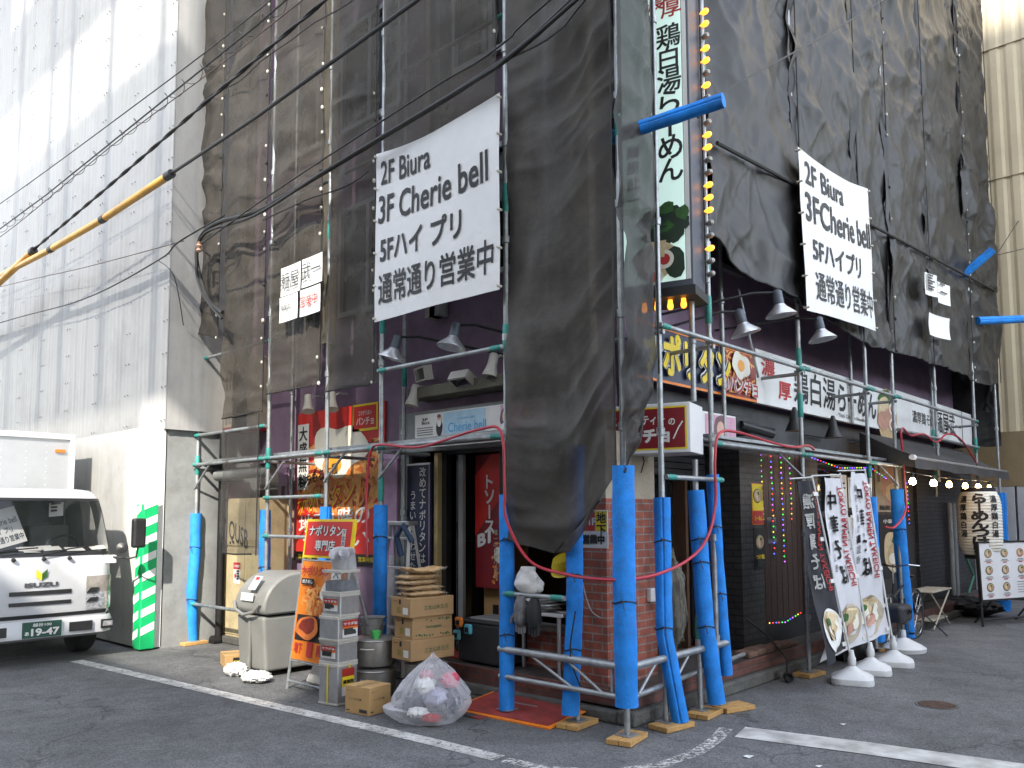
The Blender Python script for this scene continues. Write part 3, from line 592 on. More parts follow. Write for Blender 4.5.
# ---------------------------------------------------------------- banners and papers
ink = pm('black_ink', (.012, .012, .013), .6, 0, .1); wcloth = pm('white_tarpaulin', (.70, .70, .70), .5, 0, .05, 3, .1, 12)
red = pm('sign_red', (.56, .025, .02), .45, 0, .12, 3); orange = pm('sign_orange', (.75, .20, .015), .5, 0, .12, 4); yellow = pm('sign_yellow', (.80, .60, .02), .5, 0, .1, 4)
wht = pm('print_white', (.68, .68, .66), .5, 0, .05, 4); navy = pm('sign_navy', (.012, .02, .055), .45, 0, .15, 4); paper = pm('white_paper', (.76, .76, .74), .7, 0, .05, 4)
redink = pm('red_ink', (.45, .03, .03), .6, 0, .1); maroon = pm('sign_maroon', (.2, .012, .018), .45, 0, .12, 3)
pasta = pm('pasta_orange', (.68, .19, .04), .5, 0, .3, 6); pasta2 = pm('pasta_light', (.80, .36, .10), .5, 0, .25, 8); sauce = pm('sauce_red', (.26, .03, .015), .5, 0, .3, 9); yolk = pm('yolk', (.8, .33, .03), .4, 0, .12, 9); eggw = pm('egg_white', (.75, .72, .62), .45, 0, .06, 6)
green = pm('leaf_green', (.03, .11, .02), .6, 0, .4, 14); broth = pm('broth', (.52, .38, .2), .5, 0, .25, 9); noodle = pm('noodle_cream', (.62, .5, .3), .5, 0, .2, 20); pork = pm('pork_pink', (.5, .27, .2), .5, 0, .2, 10)
def banner(label, fr, w, h, lines, name='cloth_banner', corner=(0, 0, 0, 0), seed=1, group=None, cat='banner'):
    """corner: b offsets at (bottom left, bottom right, top right, top left)"""
    t = thing(name, label, cat, fr.p(0, 0), group)
    def warp(a, b):
        u, v = a/w, b/h; lo = corner[0]+(corner[1]-corner[0])*u-.05*np.sin(np.pi*u)*0; hi = h+corner[3]+(corner[2]-corner[3])*u-.09*np.sin(np.pi*u)
        return lo+(hi-lo)*v
    def flow(a, b):
        u, v = a/w, b/h; return .03*np.sin(np.pi*np.clip(u, 0, 1))*1+.022*pn(np.array(a*1.3), np.array(b*1.1), seed)+.004*ridge(np.array(a*1.2+b*.8), np.array(b*1.2), seed+3)
    A = np.linspace(0, w, 46); Bv = np.linspace(0, h, 46); P = []; n = 46
    for a in A:
        for b in Bv: P.append(fr.p(a, float(warp(a, b)), float(flow(a, b))))
    mb = MB(); mb.add(P, [(i*n+j, (i+1)*n+j, (i+1)*n+j+1, i*n+j+1) for i in range(n-1) for j in range(n-1)], wcloth)
    mb.build('cloth', t, smooth=True); t.children[0].data.polygons.foreach_set('use_smooth', [True]*((n-1)**2))
    class F2:
        def p(s, a, b, c=0): return fr.p(a, float(warp(a, b)), c)
    mb = MB()
    for s, u0, u1, v0, v1, bold in lines: text(mb, F2(), s, u0*w, v0*h, (u1-u0)*w, (v1-v0)*h, ink, bold, .008, flow=lambda a, b: float(flow(a, b)))
    mb.build('lettering', t)
    mb = MB()
    for v in np.linspace(.02, .98, 6):
        for a in (.01, w-.01): mb.cyl(fr.p(a, float(warp(a, v*h)), -.03), fr.p(a, float(warp(a, v*h)), .03), .012, knot, 6)
    mb.build('tie', t); return t
LN = [('2F Biura', .05, .50, .80, .945, .02), ('3F Cherie bell', .03, .93, .57, .74, .02), ('5Fハイ プリ', .05, .74, .335, .50, .03), ('通常通り営業中', .04, .96, .09, .275, .02)]
banner('large white banner on the left street reading 2F Biura over purple wall lamps', LF(-.16, 2.95, 3.70), 1.78, 1.81, LN, corner=(.0, 0, 0, -.02), seed=1)
LN2 = [('2F Biura', .06, .55, .80, .945, .02), ('3FCherie bell', .05, .98, .565, .75, .02), ('5Fハイプリ', .10, .78, .33, .49, .03), ('通常通り営業中', .11, .97, .08, .27, .012)]
fr = Fr((3.14, -.2, 3.88), (1, 0, .03), (-.05, 0, 1)); banner('large white banner on the right street reading 2F Biura between glossy black sheets', fr, 2.12, 1.78, LN2, corner=(0, .06, .1, 0), seed=5)
def notice(label, fr, w, h, fn, curl=.03, mat=None, name='paper_notice', group=None):
    t = thing(name, label, 'notice', fr.p(0, 0), group); mb = MB(); n = 6; P = []
    for i in range(n):
        for j in range(n): a = w*i/(n-1); b = h*j/(n-1); P.append(fr.p(a, b, curl*(i/(n-1)-.3)**2+.5*curl*(j/(n-1)-.5)**2))
    mb.add(P, [(i*n+j, (i+1)*n+j, (i+1)*n+j+1, i*n+j+1) for i in range(n-1) for j in range(n-1)], mat or paper); mb.build('sheet', t, smooth=True)
    mb = MB(); fn(mb, fr)
    if mb.f: mb.build('lettering', t)
G4 = 'white notices tied to the left sheets'
thin = pm('grey_ink', (.05, .05, .05), .7)
notice('upper left small white notice lettered with two grey characters on the left sheets', LF(-.2, 4.68, 4.28), .43, .34, lambda m, f: text(m, f, '麺屋', .04, .06, .37, .2, thin, 0, .03), group=G4)
notice('upper right small white notice whose second character is a single stroke on the left sheets', LF(-.2, 4.24, 4.30), .42, .33, lambda m, f: text(m, f, '武一', .03, .07, .37, .2, thin, 0, .03), group=G4)
def _n3(m, f): text(m, f, '麺屋武一', .07, .13, .26, .06, ink, .01, .03); text(m, f, '鶏白湯らーめん', .1, .22, .14, .025, thin, 0, .03)
notice('lower left small white notice with one little line of black brush writing', LF(-.2, 4.70, 3.97), .40, .30, _n3, group=G4)
notice('lower right small white notice with three red characters', LF(-.2, 4.27, 3.97), .42, .31, lambda m, f: text(m, f, '営業中', .04, .09, .34, .14, redink, .004, .03), group=G4)
def scrib(m, f, w, h, rows):
    for i in range(rows): m.rect(f, .08*w, w*(.5+.4*random.random()), h*(.86-i*.75/rows), h*(.86-i*.75/rows)+.025, .03, thin)
G3 = 'white papers on the right sheets'
notice('upper left white paper with columns of faint print on the right black sheets', Fr((7.22, -.25, 4.86), (1, 0, .10)), .54, .33, lambda m, f: scrib(m, f, .54, .33, 6), .04, group=G3)
notice('upper right white paper with one short faint line on the right black sheets', Fr((7.84, -.25, 4.86), (1, 0, .08)), .60, .32, lambda m, f: scrib(m, f, .60, .32, 2), .04, group=G3)
notice('lower blank white paper with a folded edge on the right black sheets', Fr((7.3, -.25, 4.28), (1, 0, .06)), .90, .33, lambda m, f: None, .10, group=G3)

# ---------------------------------------------------------------- fixed signs
def board(name, label, cat, fr, w, h, d, base, edge=None, group=None):
    t = thing(name, label, cat, fr.p(0, 0), group); mb = MB(); mb.fbox(fr, 0, w, 0, h, -d, 0, base)
    mb.build('board', t, bevel=.004); return t
def spaghetti(mb, fr, x0, x1, y0, y1, n, c, seed=3, th=.02):
    rr = random.Random(seed); mats = [pasta, pasta2, sauce, pasta2, pasta2]
    for i in range(n):
        cx, cy = rr.uniform(x0, x1), rr.uniform(y0, y1); R = rr.uniform(.1, .4)*(x1-x0); t0 = rr.uniform(0, 6.28); L = rr.uniform(.8, 2.4); pts = []; inn = []
        for k in range(12):
            t = t0+L*k/11; pts.append((cx+R*math.cos(t), cy+R*.8*math.sin(t))); inn.append((cx+(R-th)*math.cos(t), cy+(R-th)*.8*math.sin(t)))
        pl = [(min(max(a, x0), x1), min(max(b, y0), y1)) for a, b in pts+inn[::-1]]
        mb.poly(fr, pl, c+.00022*i, mats[i % 5])
def egg(mb, fr, a, b, r, c, seed=2):
    mb.blob(fr, a, b, r, r*.8, c, eggw, .18, 30, seed); mb.blob(fr, a, b, r*.4, r*.34, c+.003, yolk, .03, 20, seed)
# big red spaghetti poster
fr = LF(.72, 5.74, 1.14); t = board('wall_poster', 'huge red poster of spaghetti topped by a fried egg beside the step ladder', 'poster', fr, 1.86, 1.93, .025, red)
fr.n *= .22; mb = MB(); mb.blob(fr, 1.0, 1.0, .8, .5, .013, pasta, .1); spaghetti(mb, fr, .05, 1.86, .62, 1.5, 130, .016, 5, .055); mb.build('spaghetti_picture', t)
mb = MB(); mb.blob(fr, .95, 1.40, .52, .34, .05, eggw, .2, 36, 4); mb.blob(fr, .82, 1.22, .2, .13, .054, yolk, .05, 24, 3); mb.build('egg_picture', t)
mb = MB(); mb.rect(fr, .04, .3, .92, 1.78, .05, wht); mb.rect(fr, 1.24, 1.74, 1.6, 1.93, .05, yellow); mb.rect(fr, 1.27, 1.71, 1.63, 1.905, .053, red)
mb.poly(fr, [(0, 0), (1.86, 0), (1.86, .75), (1.3, .55), (.6, .5), (0, .66)], .046, red); mb.rect(fr, 0, 1.86, 0, .12, .05, ink); mb.build('panel', t)
mb = MB(); vtext(mb, fr, '大盛無料', .17, 1.75, .195, ink, .03, .056, .205)
for bo, mt, c in ((.06, yellow, .052), (.015, red, .056)): text(mb, fr, 'ナポリタン', .04, .56, 1.25, .36, mt, bo, c, .12, slope=.12)
text(mb, fr, 'コクがうまい', 1.36, 1.79, .26, .06, wht, .02, .057); text(mb, fr, 'パンチョ', 1.32, 1.67, .34, .1, wht, .03, .057)
text(mb, fr, 'もちもち太麺', .1, .93, .85, .16, ink, .03, .056, slope=.2)
text(mb, fr, '地下1階の', .1, .34, 1.5, .24, wht, .02, .056, slope=.1); text(mb, fr, 'うまい', .2, .15, 1.4, .2, wht, .01, .056, slope=.05)
for i in range(4): text(mb, fr, '営業時間', .1+.43*i, .03, .3, .06, yellow, .0, .054)
mb.build('lettering', t)
# vertical navy sign
fr = LF(.66, 3.40, .82); t = board('vertical_sign', 'navy vertical sign with two columns of white brush writing beside the doorway', 'sign', fr, .39, 1.48, .04, navy)
mb = MB(); vtext(mb, fr, '改めてナポリタンは', .27, 1.43, .105, wht, .012, .004, .118); vtext(mb, fr, 'うまいと言わせたい', .11, 1.17, .095, wht, .008, .004, .112); mb.build('lettering', t)
mb = MB(); mb.rect(fr, .0, .39, 1.455, 1.475, .003, wht); mb.rect(fr, .37, .385, .02, 1.45, .003, lav); mb.build('border', t)
# cafe sign over door
fr = LF(.55, 3.14, 2.56); pale = pm('pale_blue_print', (.36, .55, .68), .45, 0, .2, 3); t = board('cafe_sign', 'long white and pale blue cafe sign over the doorway, reading Cherie bell', 'sign', fr, 1.85, .255, .07, wht)
skyb = pm('sky_blue_ink', (.08, .33, .62), .5); skin = pm('skin_print', (.6, .38, .3), .6); hairb = pm('hair_print', (.16, .08, .1), .6); pinkp = pm('pink_print', (.58, .32, .42), .6)
mb = MB(); mb.rect(fr, .46, 1.08, .01, .245, .003, pale); mb.rect(fr, 1.3, 1.85, .01, .245, .003, pinkp)
mb.blob(fr, .40, .09, .05, .09, .004, ink); mb.blob(fr, .40, .15, .035, .05, .006, wht); mb.blob(fr, .40, .2, .028, .03, .007, skin); mb.blob(fr, .40, .215, .03, .02, .008, hairb)
for q in (1.38, 1.66): mb.blob(fr, q, .12, .09, .11, .004, hairb, .1); mb.blob(fr, q, .13, .055, .07, .006, skin); mb.blob(fr, q, .03, .08, .04, .007, wht)
mb.build('picture', t)
mb = MB(); text(mb, fr, 'Cherie bell', .54, .03, .56, .1, skyb, .005, .006); text(mb, fr, 'concept cafe', .68, .15, .26, .03, skyb, 0, .006); text(mb, fr, '3F', .12, .18, .1, .03, ink, .03, .006); text(mb, fr, 'Biura', .12, .14, .13, .035, ink, .03, .006)
for i in range(4): mb.rect(fr, .04, .3, .1-.025*i, .108-.025*i, .005, thin)
mb.build('lettering', t)
fr = LF(.55, 2.9, 2.45); t = board('lower_strip_sign', 'narrow pale strip sign directly under the long cafe sign', 'sign', fr, 1.05, .09, .06, wht); mb = MB(); mb.rect(fr, .45, .95, .01, .08, .003, pale); text(mb, fr, 'concept cafe', .5, .02, .35, .045, wht, .01, .006); mb.build('lettering', t)
# projecting box sign at the chamfer
cu = Vector((.259, -.966, 0)); cn = Vector((.966, .259, 0))
Rb = Vector((.86, -.1, 2.25)); fr = Fr(Rb-cu*.80, cu); t = thing('box_sign', 'red illuminated box sign with white sides projecting at the corner under the dark sign strip', 'sign', Rb)
mb = MB(); mb.fbox(fr, 0, .8, 0, .435, -.42, 0, white); mb.build('housing', t, bevel=.008)
mb = MB(); mb.rect(fr, .03, .77, .03, .405, .003, yellow); mb.rect(fr, .045, .755, .045, .39, .005, maroon); mb.build('face', t)
mb = MB(); text(mb, fr, 'スパゲッティー', .08, .25, .5, .09, wht, .03, .008); text(mb, fr, 'の', .61, .24, .06, .06, wht, .03, .008); text(mb, fr, 'パンチョ', .10, .09, .52, .13, wht, .05, .008)
mb.tube([fr.p(.65, .12, .008), fr.p(.7, .22, .008), fr.p(.735, .27, .008)], .006, wht, 5); mb.build('lettering', t)
# tall corner sign
Rv = Vector((.88, -.13, 3.76)); fr = Fr(Rv-cu*.66, cu); t = thing('tall_sign', 'tall white vertical ramen sign in a dark blue case at the building corner', 'sign', Rv)
case = pm('sign_case', (.075, .085, .11), .45, .2, .2, 3, dirt=.2); facem = pm('sign_face', (.46, .62, .57), .3, 0, .06, 1, emit=.13)
mb = MB(); mb.fbox(fr, .03, .68, -.06, 8, -.4, -.004, case); mb.build('case', t, bevel=.01)
mb = MB(); mb.rect(fr, .05, .615, 0, 7.9, .002, facem); mb.rect(fr, .62, .66, 0, 7.9, .002, wht); mb.build('face', t)
mb = MB(); ac = .50
vtext(mb, fr, '濃', .37, 2.70, .19, redink, .02, .006); vtext(mb, fr, '厚', .53, 2.60, .19, redink, .02, .006)
vtext(mb, fr, '鶏白湯らーめん', ac, 2.36, .225, ink, .02, .006, .207); vtext(mb, fr, '麺屋武一', .15, 1.3, .12, ink, .02, .006, .15)
vtext(mb, fr, '濃厚鶏白湯らーめん', ac, 6.2, .26, ink, .025, .006, .3); mb.build('lettering', t)
mb = MB(); 
for i in range(26): mb.blob(fr, .40+.2*math.sin(i*2.4)*math.sqrt(i/26.)+.03, .52+.16*math.cos(i*2.4)*math.sqrt(i/26.), .07, .06, .004+.0004*i, [green, pm('nori', (.012, .03, .014), .6, 0, .3, 9)][i % 3 > 0], .25, 10, i)
mb.blob(fr, .34, .2, .2, .17, .016, noodle, .12, 20, 2); mb.blob(fr, .52, .16, .1, .14, .017, pm('nori'  , (0, 0, 0)), .1, 12, 5); mb.blob(fr, .43, .2, .085, .085, .018, eggw); mb.blob(fr, .43, .2, .05, .05, .019, redink); mb.blob(fr, .33, .05, .09, .07, .02, eggw); mb.blob(fr, .33, .05, .05, .045, .021, redink)
for i in range(5): mb.poly(fr, [(.28+.03*i, .22), (.31+.03*i, .22), (.33+.03*i, .37), (.30+.03*i, .37)], .022+.0003*i, noodle)
mb.build('picture', t)
mb = MB(); mb.fbox(fr, .02, .70, -.14, -.06, -.42, .02, black); mb.build('base_frame', t)
amber = pm('amber_lamp', (1, .33, .03), .3, 0, 0, emit=.5); clearb = pm('unlit_bulb', (.32, .3, .27), .2)
def bulb_thing(c, lit, label, i, ax=(0, 0, -1), r=.027):
    o = MB(); o.lathe(c, [(.001, -.03), (.02, -.03), (.022, 0), (r, .018), (r, .036), (r*.7, .054), (.004, .06)], amber if lit else clearb, 10, ax)
    return tag(o.build('sign_bulb', None, True), label, 'bulb', 'bulbs of the tall corner sign')
mb = MB(); c0 = Rv+cn*.40-Vector((0, 0, 0)); mb.cyl(fr.p(.71, .05, -.37), fr.p(.71, 7.8, -.37), .018, steel, 8); o = mb.build('bulb_rail', t)
lit = [0, 0, 1, 0, 0, 1, 1, 1, 0, 0, 1, 1, 0, 1, 0, 1, 0, 1, 1, 0, 1, 1]
for i, q in enumerate(lit):
    bulb_thing(fr.p(.73, .12+i*.118*1.0, -.36), q, ('glowing amber' if q else 'unlit clear')+' bulb in the vertical row along the tall ramen sign', i, tuple(cu-cn*.6))
for i in range(4): bulb_thing(fr.p(.2+.12*i, -.17, -.1), 1, 'glowing amber bulb in the short row under the tall ramen sign', i)
# fascia signs on the right street
fr = RF(.44, .85, 2.96); t = board('fascia_sign', 'navy fascia sign with fat yellow lettering and a fried egg on spaghetti', 'sign', fr, 2.38, .54, .06, navy)
mb = MB(); mb.rect(fr, 1.65, 2.38, .0, .54, .003, sauce); mb.rect(fr, 0, 2.38, .51, .54, .006, orange); mb.rect(fr, 0, 2.38, 0, .025, .006, orange); mb.build('panel', t)
mb = MB(); spaghetti(mb, fr, 1.68, 2.37, .05, .5, 60, .0045, 9, .025); egg(mb, fr, 1.98, .36, .19, .028, 7); mb.build('picture', t)
mb = MB()
for bo, mt, c in ((.095, wht, .030), (.07, navy, .033), (.04, yellow, .037)): text(mb, fr, 'ナポリタン', .08, .07, 1.65, .42, mt, bo, c)
for bo, mt, c in ((.1, wht, .034), (.02, redink, .038)): text(mb, fr, 'のパンチョ', 1.52, .04, .82, .2, mt, bo, c)
mb.build('lettering', t)
fr = RF(.44, 3.24, 2.96); bw = pm('sign_board_white', (.74, .745, .73), .45, 0, .07, 2, dirt=.08); t = board('fascia_sign', 'long white fascia sign in black brush lettering with a ramen bowl at its end', 'sign', fr, 4.72, .62, .06, bw)
mb = MB(); text(mb, fr, '濃', .12, .33, .36, .22, redink, .03); text(mb, fr, '厚', .55, .1, .36, .22, redink, .03); text(mb, fr, '鶏白湯', .98, .11, 1.30, .42, ink, .018, shear=.05); text(mb, fr, 'らーめん', 2.36, .12, 1.45, .38, ink, .03, shear=.05); text(mb, fr, '- Thick Chicken Noodle -', 2.3, .05, 1.1, .05, thin, .01); mb.build('lettering', t)
mb = MB(); mb.blob(fr, 4.3, .2, .42, .44, .003, broth); mb.blob(fr, 4.25, .5, .28, .12, .006, green, .3, 20, 3); mb.blob(fr, 4.15, .3, .26, .2, .008, noodle, .1); mb.blob(fr, 4.1, .14, .26, .14, .010, pork, .12); mb.blob(fr, 4.35, .2, .2, .15, .012, pork, .12)
for a, b in ((4.52, .34), (4.5, .1)): mb.blob(fr, a, b, .17, .1, .014, eggw); mb.blob(fr, a, b, .11, .065, .016, redink)
mb.build('picture', t)
fr = RF(.44, 7.98, 2.99); t = board('fascia_sign', 'white fascia sign with small brush lettering right of the ramen bowl picture', 'sign', fr, 4.4, .64, .06, bw)
mb = MB(); text(mb, fr, '濃厚鶏そば', .75, .2, 1.2, .2, ink, .01); text(mb, fr, '麺屋武一', 2.05, .12, 1.55, .4, ink, .012); mb.build('lettering', t)
mb = MB(); mb.rect(fr, 3.68, 3.72, 0, .64, .004, thin); mb.build('joint', t)
# small cafe sign right of the box sign
fr = RF(.40, 1.75, 2.45); t = board('cafe_sign', 'small sign with a girl portrait partly hidden right of the red box sign', 'sign', fr, .9, .3, .06, wht)
mb = MB(); mb.rect(fr, .25, .88, .02, .28, .003, pinkp); mb.rect(fr, .01, .2, .02, .28, .003, pale); mb.blob(fr, .55, .15, .13, .13, .005, hairb, .12); mb.blob(fr, .56, .14, .08, .08, .007, skin); mb.blob(fr, .56, .03, .1, .04, .008, wht); mb.build('picture', t)
# --- posters on the walls
def poster(label, fr, w, h, base, fn, d=.008, cat='poster', name='wall_poster'):
    t = board(name, label, cat, fr, w, h, d, base); mb = MB(); fn(mb, fr, w, h); mb.build('print', t); return t
def bowl(mb, fr, a, b, r, c=.004, seed=0, rim=None):
    rr = random.Random(seed); mb.blob(fr, a, b, r, r*.8, c, rim or pm('bowl_dark', (.03, .025, .03), .3)); mb.blob(fr, a, b, r*.86, r*.68, c+.002, broth); mb.blob(fr, a-r*.2, b+r*.1, r*.5, r*.4, c+.004, noodle, .15, 16, seed); mb.blob(fr, a+r*.3, b-r*.1, r*.35, r*.28, c+.006, pork, .1, 14, seed+1); mb.blob(fr, a+r*.1, b+r*.3, r*.25, r*.18, c+.008, green, .3, 12, seed+2); mb.blob(fr, a-r*.25, b-r*.25, r*.22, r*.18, c+.01, eggw); mb.blob(fr, a-r*.25, b-r*.25, r*.12, r*.1, c+.012, yolk)
def p1(mb, f, w, h):
    mb.rect(f, .01, w-.01, h*.35, h-.01, .003, yellow); bowl(mb, f, w*.45, h*.7, w*.36, .005, 3); mb.rect(f, 0.01, w-.01, .01, h*.33, .004, redink); text(mb, f, 'らーめん', .05, h*.1, w-.1, h*.12, yellow, .03, .006); vtext(mb, f, '限定麺', w*.86, h*.93, .05, ink, .03, .02)
poster('red and yellow ramen poster, upper of two on the black brick pier', RF(.495, 3.16, 1.60), .28, .46, orange, p1)
def p2(mb, f, w, h): bowl(mb, f, w*.5, h*.66, w*.38, .004, 8); text(mb, f, 'つけ麺', .04, h*.25, w-.08, h*.12, yellow, .04); scrib(mb, f, w, h*.25, 3)
poster('dark ramen poster with yellow lettering, lower of two on the black brick pier', RF(.495, 3.18, 1.10), .28, .47, ink, p2)
def p3(mb, f, w, h): scrib(mb, f, w, h, 8); mb.blob(f, w*.5, h*.6, w*.3, h*.15, .004, grey)
poster('small grey framed notice hung over the dark wooden door', RF(.555, 3.66, 1.38), .22, .3, grey, p3)
def p4(mb, f, w, h):
    mb.rect(f, .01, w*.55, h*.45, h-.01, .003, redink); mb.rect(f, w*.57, w-.01, h*.45, h-.01, .003, yellow); vtext(mb, f, '地下', w*.78, h*.95, .1, ink, .03, .005); text(mb, f, '営業中', .03, h*.1, w-.06, h*.26, ink, .06, .005); text(mb, f, 'B1F', .04, h*.6, w*.45, h*.2, wht, .04, .006)
poster('white poster with a yellow and red top on the red brick pier', LF(.445, .78, 1.43), .30, .33, wht, p4)
def p5(mb, f, w, h):
    for i in range(3):
        for j in range(2): mb.blob(f, w*(.17+.22*j), h*(.8-.28*i), w*.08, h*.09, .004, redink if (i+j) % 2 else sauce, .1); mb.rect(f, w*(.08+.22*j), w*(.24+.22*j), h*(.66-.28*i), h*(.675-.28*i), .004, thin)
    mb.rect(f, w*.52, w*.53, 0, h, .005, thin); scrib(mb, Fr(f.p(w*.55, 0), f.u), w*.4, h, 9)
poster('white menu sheets taped inside the corner window behind the blue sleeves', RF(1.06, 1.35, 1.02), .66, .74, wht, p5)
def p6(mb, f, w, h):
    mb.poly(f, [(.0, .55), (w, 1.15), (w, 1.42), (.25, 1.42), (0, 1.2)], .004, red); vtext(mb, f, 'ナポリタン', .45, 1.38, .16, wht, .03, .01, .17); vtext(mb, f, 'トソース', .22, 1.2, .15, wht, .03, .01, .16); text(mb, f, 'B1', .04, .42, .2, .14, wht, .05, .01, slope=.3); spaghetti(mb, f, .25, .54, .05, .5, 40, .006, 8, .03); egg(mb, f, .42, .35, .12, .024, 4); vtext(mb, f, '唯一のナポリタン', .33, .62, .06, cream, .02, .03)
poster('slanting red spaghetti poster inside the dark doorway', LF(.95, 2.60, .95), .56, 1.42, maroon, p6, .02)
def p7(mb, f, w, h): mb.blob(f, w*.5, h*.42, w*.36, h*.34, .004, noodle, .1, 24, 4); mb.blob(f, w*.5, h*.35, w*.26, h*.2, .006, broth, .1); mb.blob(f, w*.6, h*.6, w*.16, h*.08, .008, green, .3); mb.blob(f, w*.45, h*.3, w*.16, h*.09, .01, eggw); text(mb, f, '中華そば', w*.15, h*.86, w*.7, h*.07, wht, .02)
poster('black poster of a ramen bowl behind the folding stool', RF(.54, 7.3, .75), 1.15, .95, ink, p7)
def p8(mb, f, w, h): mb.blob(f, w*.55, h*.55, w*.35, h*.38, .004, pork, .15, 24, 6); mb.blob(f, w*.6, h*.4, w*.25, h*.2, .006, noodle, .1); text(mb, f, '麺屋武一', w*.1, h*.04, w*.8, h*.1, ink, .03); vtext(mb, f, '濃厚', w*.12, h*.95, .13, ink, .02)
poster('pale poster of noodles under the black awning, above the black bowl poster', RF(.54, 7.2, 1.74), 1.2, .74, cream, p8)
for i, (x, z, w_, h_) in enumerate([(5.55, 1.75, .55, .5), (6.15, 1.8, .5, .42), (5.6, 1.25, .6, .42), (6.2, 1.3, .48, .4), (5.6, .9, .4, .28)]):
    poster(['white menu sheet at the top left of the shop window behind the flags', 'white menu sheet at the top right of the shop window behind the flags', 'white menu sheet in the middle of the shop window, left of the bicycle handlebar', 'white menu sheet in the middle of the shop window, above the bicycle handlebar', 'smallest white menu sheet low in the shop window behind the flags'][i], RF(.545, x, z), w_, h_, wht, lambda m, f, w, h: scrib(m, f, w, h, 6))
# noren style picture on the dark door
def p9(mb, f, w, h): text(mb, f, '営業時間', .05, h*.75, w-.1, h*.12, wht, .02); scrib(mb, f, w, h*.7, 5)
# ---------------------------------------------------------------- A-frame sign
t = thing('a_frame_sign', 'red and orange A-frame spaghetti sign standing behind the stack of oil cans', 'sign', (-.62, 3.2, 0))
fa = Fr((-.70, 3.62, .0), (0, -1, 0), (.13, 0, 1)); fw = .80
mb = MB()
for a in (0, fw): mb.tube([fa.p(a, 0, -.01), fa.p(a, 1.3, -.01)], .016, steel, 8); mb.tube([fa.p(a, 1.28, -.03), (-.1, fa.p(a, 0).y, .02)], .016, steel, 8)
for b in (.08, .28, 1.28): mb.tube([fa.p(0, b, -.01), fa.p(fw, b, -.01)], .012, steel, 8)
mb.build('frame', t, True)
mb = MB(); mb.fbox(fa, .02, fw-.02, .3, 1.27, -.008, .006, orange); mb.build('lower_board', t)
mb = MB(); spaghetti(mb, fa, .1, .72, .74, 1.05, 45, .008, 12, .03); mb.blob(fa, .58, .98, .16, .12, .03, eggw, .15); mb.rect(fa, .05, .5, .49, .74, .012, ink); mb.blob(fa, .27, .62, .2, .11, .03, pasta, .1); mb.blob(fa, .27, .64, .14, .07, .032, sauce, .2); mb.rect(fa, .58, .74, .98, 1.24, .034, wht); mb.rect(fa, .08, .3, 1.04, 1.1, .034, ink); mb.build('picture', t)
mb = MB(); text(mb, fa, 'ナポリタン', .06, 1.13, .5, .1, redink, .05, .036); vtext(mb, fa, '大盛', .66, 1.22, .1, ink, .03, .038); text(mb, fa, '地下', .06, .36, .14, .11, redink, .04, .012); text(mb, fa, '1', .28, .34, .1, .15, redink, .06, .012); text(mb, fa, '階', .45, .36, .14, .11, redink, .04, .012); text(mb, fa, '焼きめし', .1, 1.05, .18, .04, wht, .02, .037); mb.build('lettering', t)
mb = MB(); mb.fbox(fa, -.01, fw+.01, 1.31, 1.70, -.03, .0, yellow); mb.fbox(fa, .02, fw-.02, 1.335, 1.675, .0, .005, red); mb.build('upper_board', t)
mb = MB()
for bo, mt, c in ((.09, ink, .007), (.03, wht, .009)): text(mb, fa, 'ナポリタン', .07, 1.53, .58, .11, mt, bo, c); text(mb, fa, '専門店', .2, 1.38, .34, .11, mt, bo, c)
mb.rect(fa, .64, .70, 1.37, 1.6, .008, wht); vtext(mb, fa, '下北沢', .67, 1.59, .05, ink, .03, .01); mb.build('lettering', t)
# ---------------------------------------------------------------- lamps
shade = pm('lamp_silver', (.55, .56, .58), .3, .7, .1); gdark = pm('lamp_grey', (.10, .12, .15), .5, .2, .2)
def arm_lamp(label, base, tip, group, tilt=(0, 0, -1)):
    t = thing('arm_lamp', label, 'wall lamp', base, group); b, p = Vector(base), Vector(tip); mb = MB(); mid = b.lerp(p, .8); mid.z += .04
    mb.tube([b, mid, p], .013, black, 8); mb.build('arm', t, True); ax = Vector(tilt).normalized()
    mb = MB(); mb.lathe(p, [(.02, -.03), (.045, -.01), (.05, .10), (.045, .13)], gdark, 14, ax); mb.build('lamp_holder', t, True)
    mb = MB(); mb.lathe(p+ax*.12, [(.05, 0), (.07, .03), (.145, .10), (.15, .115), (.142, .115), (.065, .04), (.001, .035)], shade, 22, ax); mb.build('lamp_shade', t, True)
ga = 'silver lamps on arms over the signs'
arm_lamp('silver arm lamp over the cafe sign, nearer the corner of the pair under the banner', (.7, 1.3, 3.36), (.15, 2.06, 3.58), ga, (-.2, .1, -1)); arm_lamp('silver arm lamp farther from the corner of the pair under the banner', (.7, 1.9, 3.34), (.1, 2.9, 3.58), ga, (-.15, .25, -1))
def dist(x, y, z): return (x, y, z)
arm_lamp('silver arm lamp left of the right banner, above the white fascia sign', (1.6, .7, 3.7), (2.32, -.25, 3.90), ga, (.1, -.1, -1)); arm_lamp('silver arm lamp hanging at the lower corner of the right banner', (2.8, .7, 3.75), (3.45, -.2, 3.84), ga, (.05, -.15, -1)); arm_lamp('dull white arm lamp on a bent arm behind the silver ones on the right street', (1.45, .7, 3.5), (2.1, .05, 3.72), ga, (.2, -.2, -1))
wl = pm('lamp_white', (.5, .48, .43), .5, 0, .15, 6, dirt=.25)
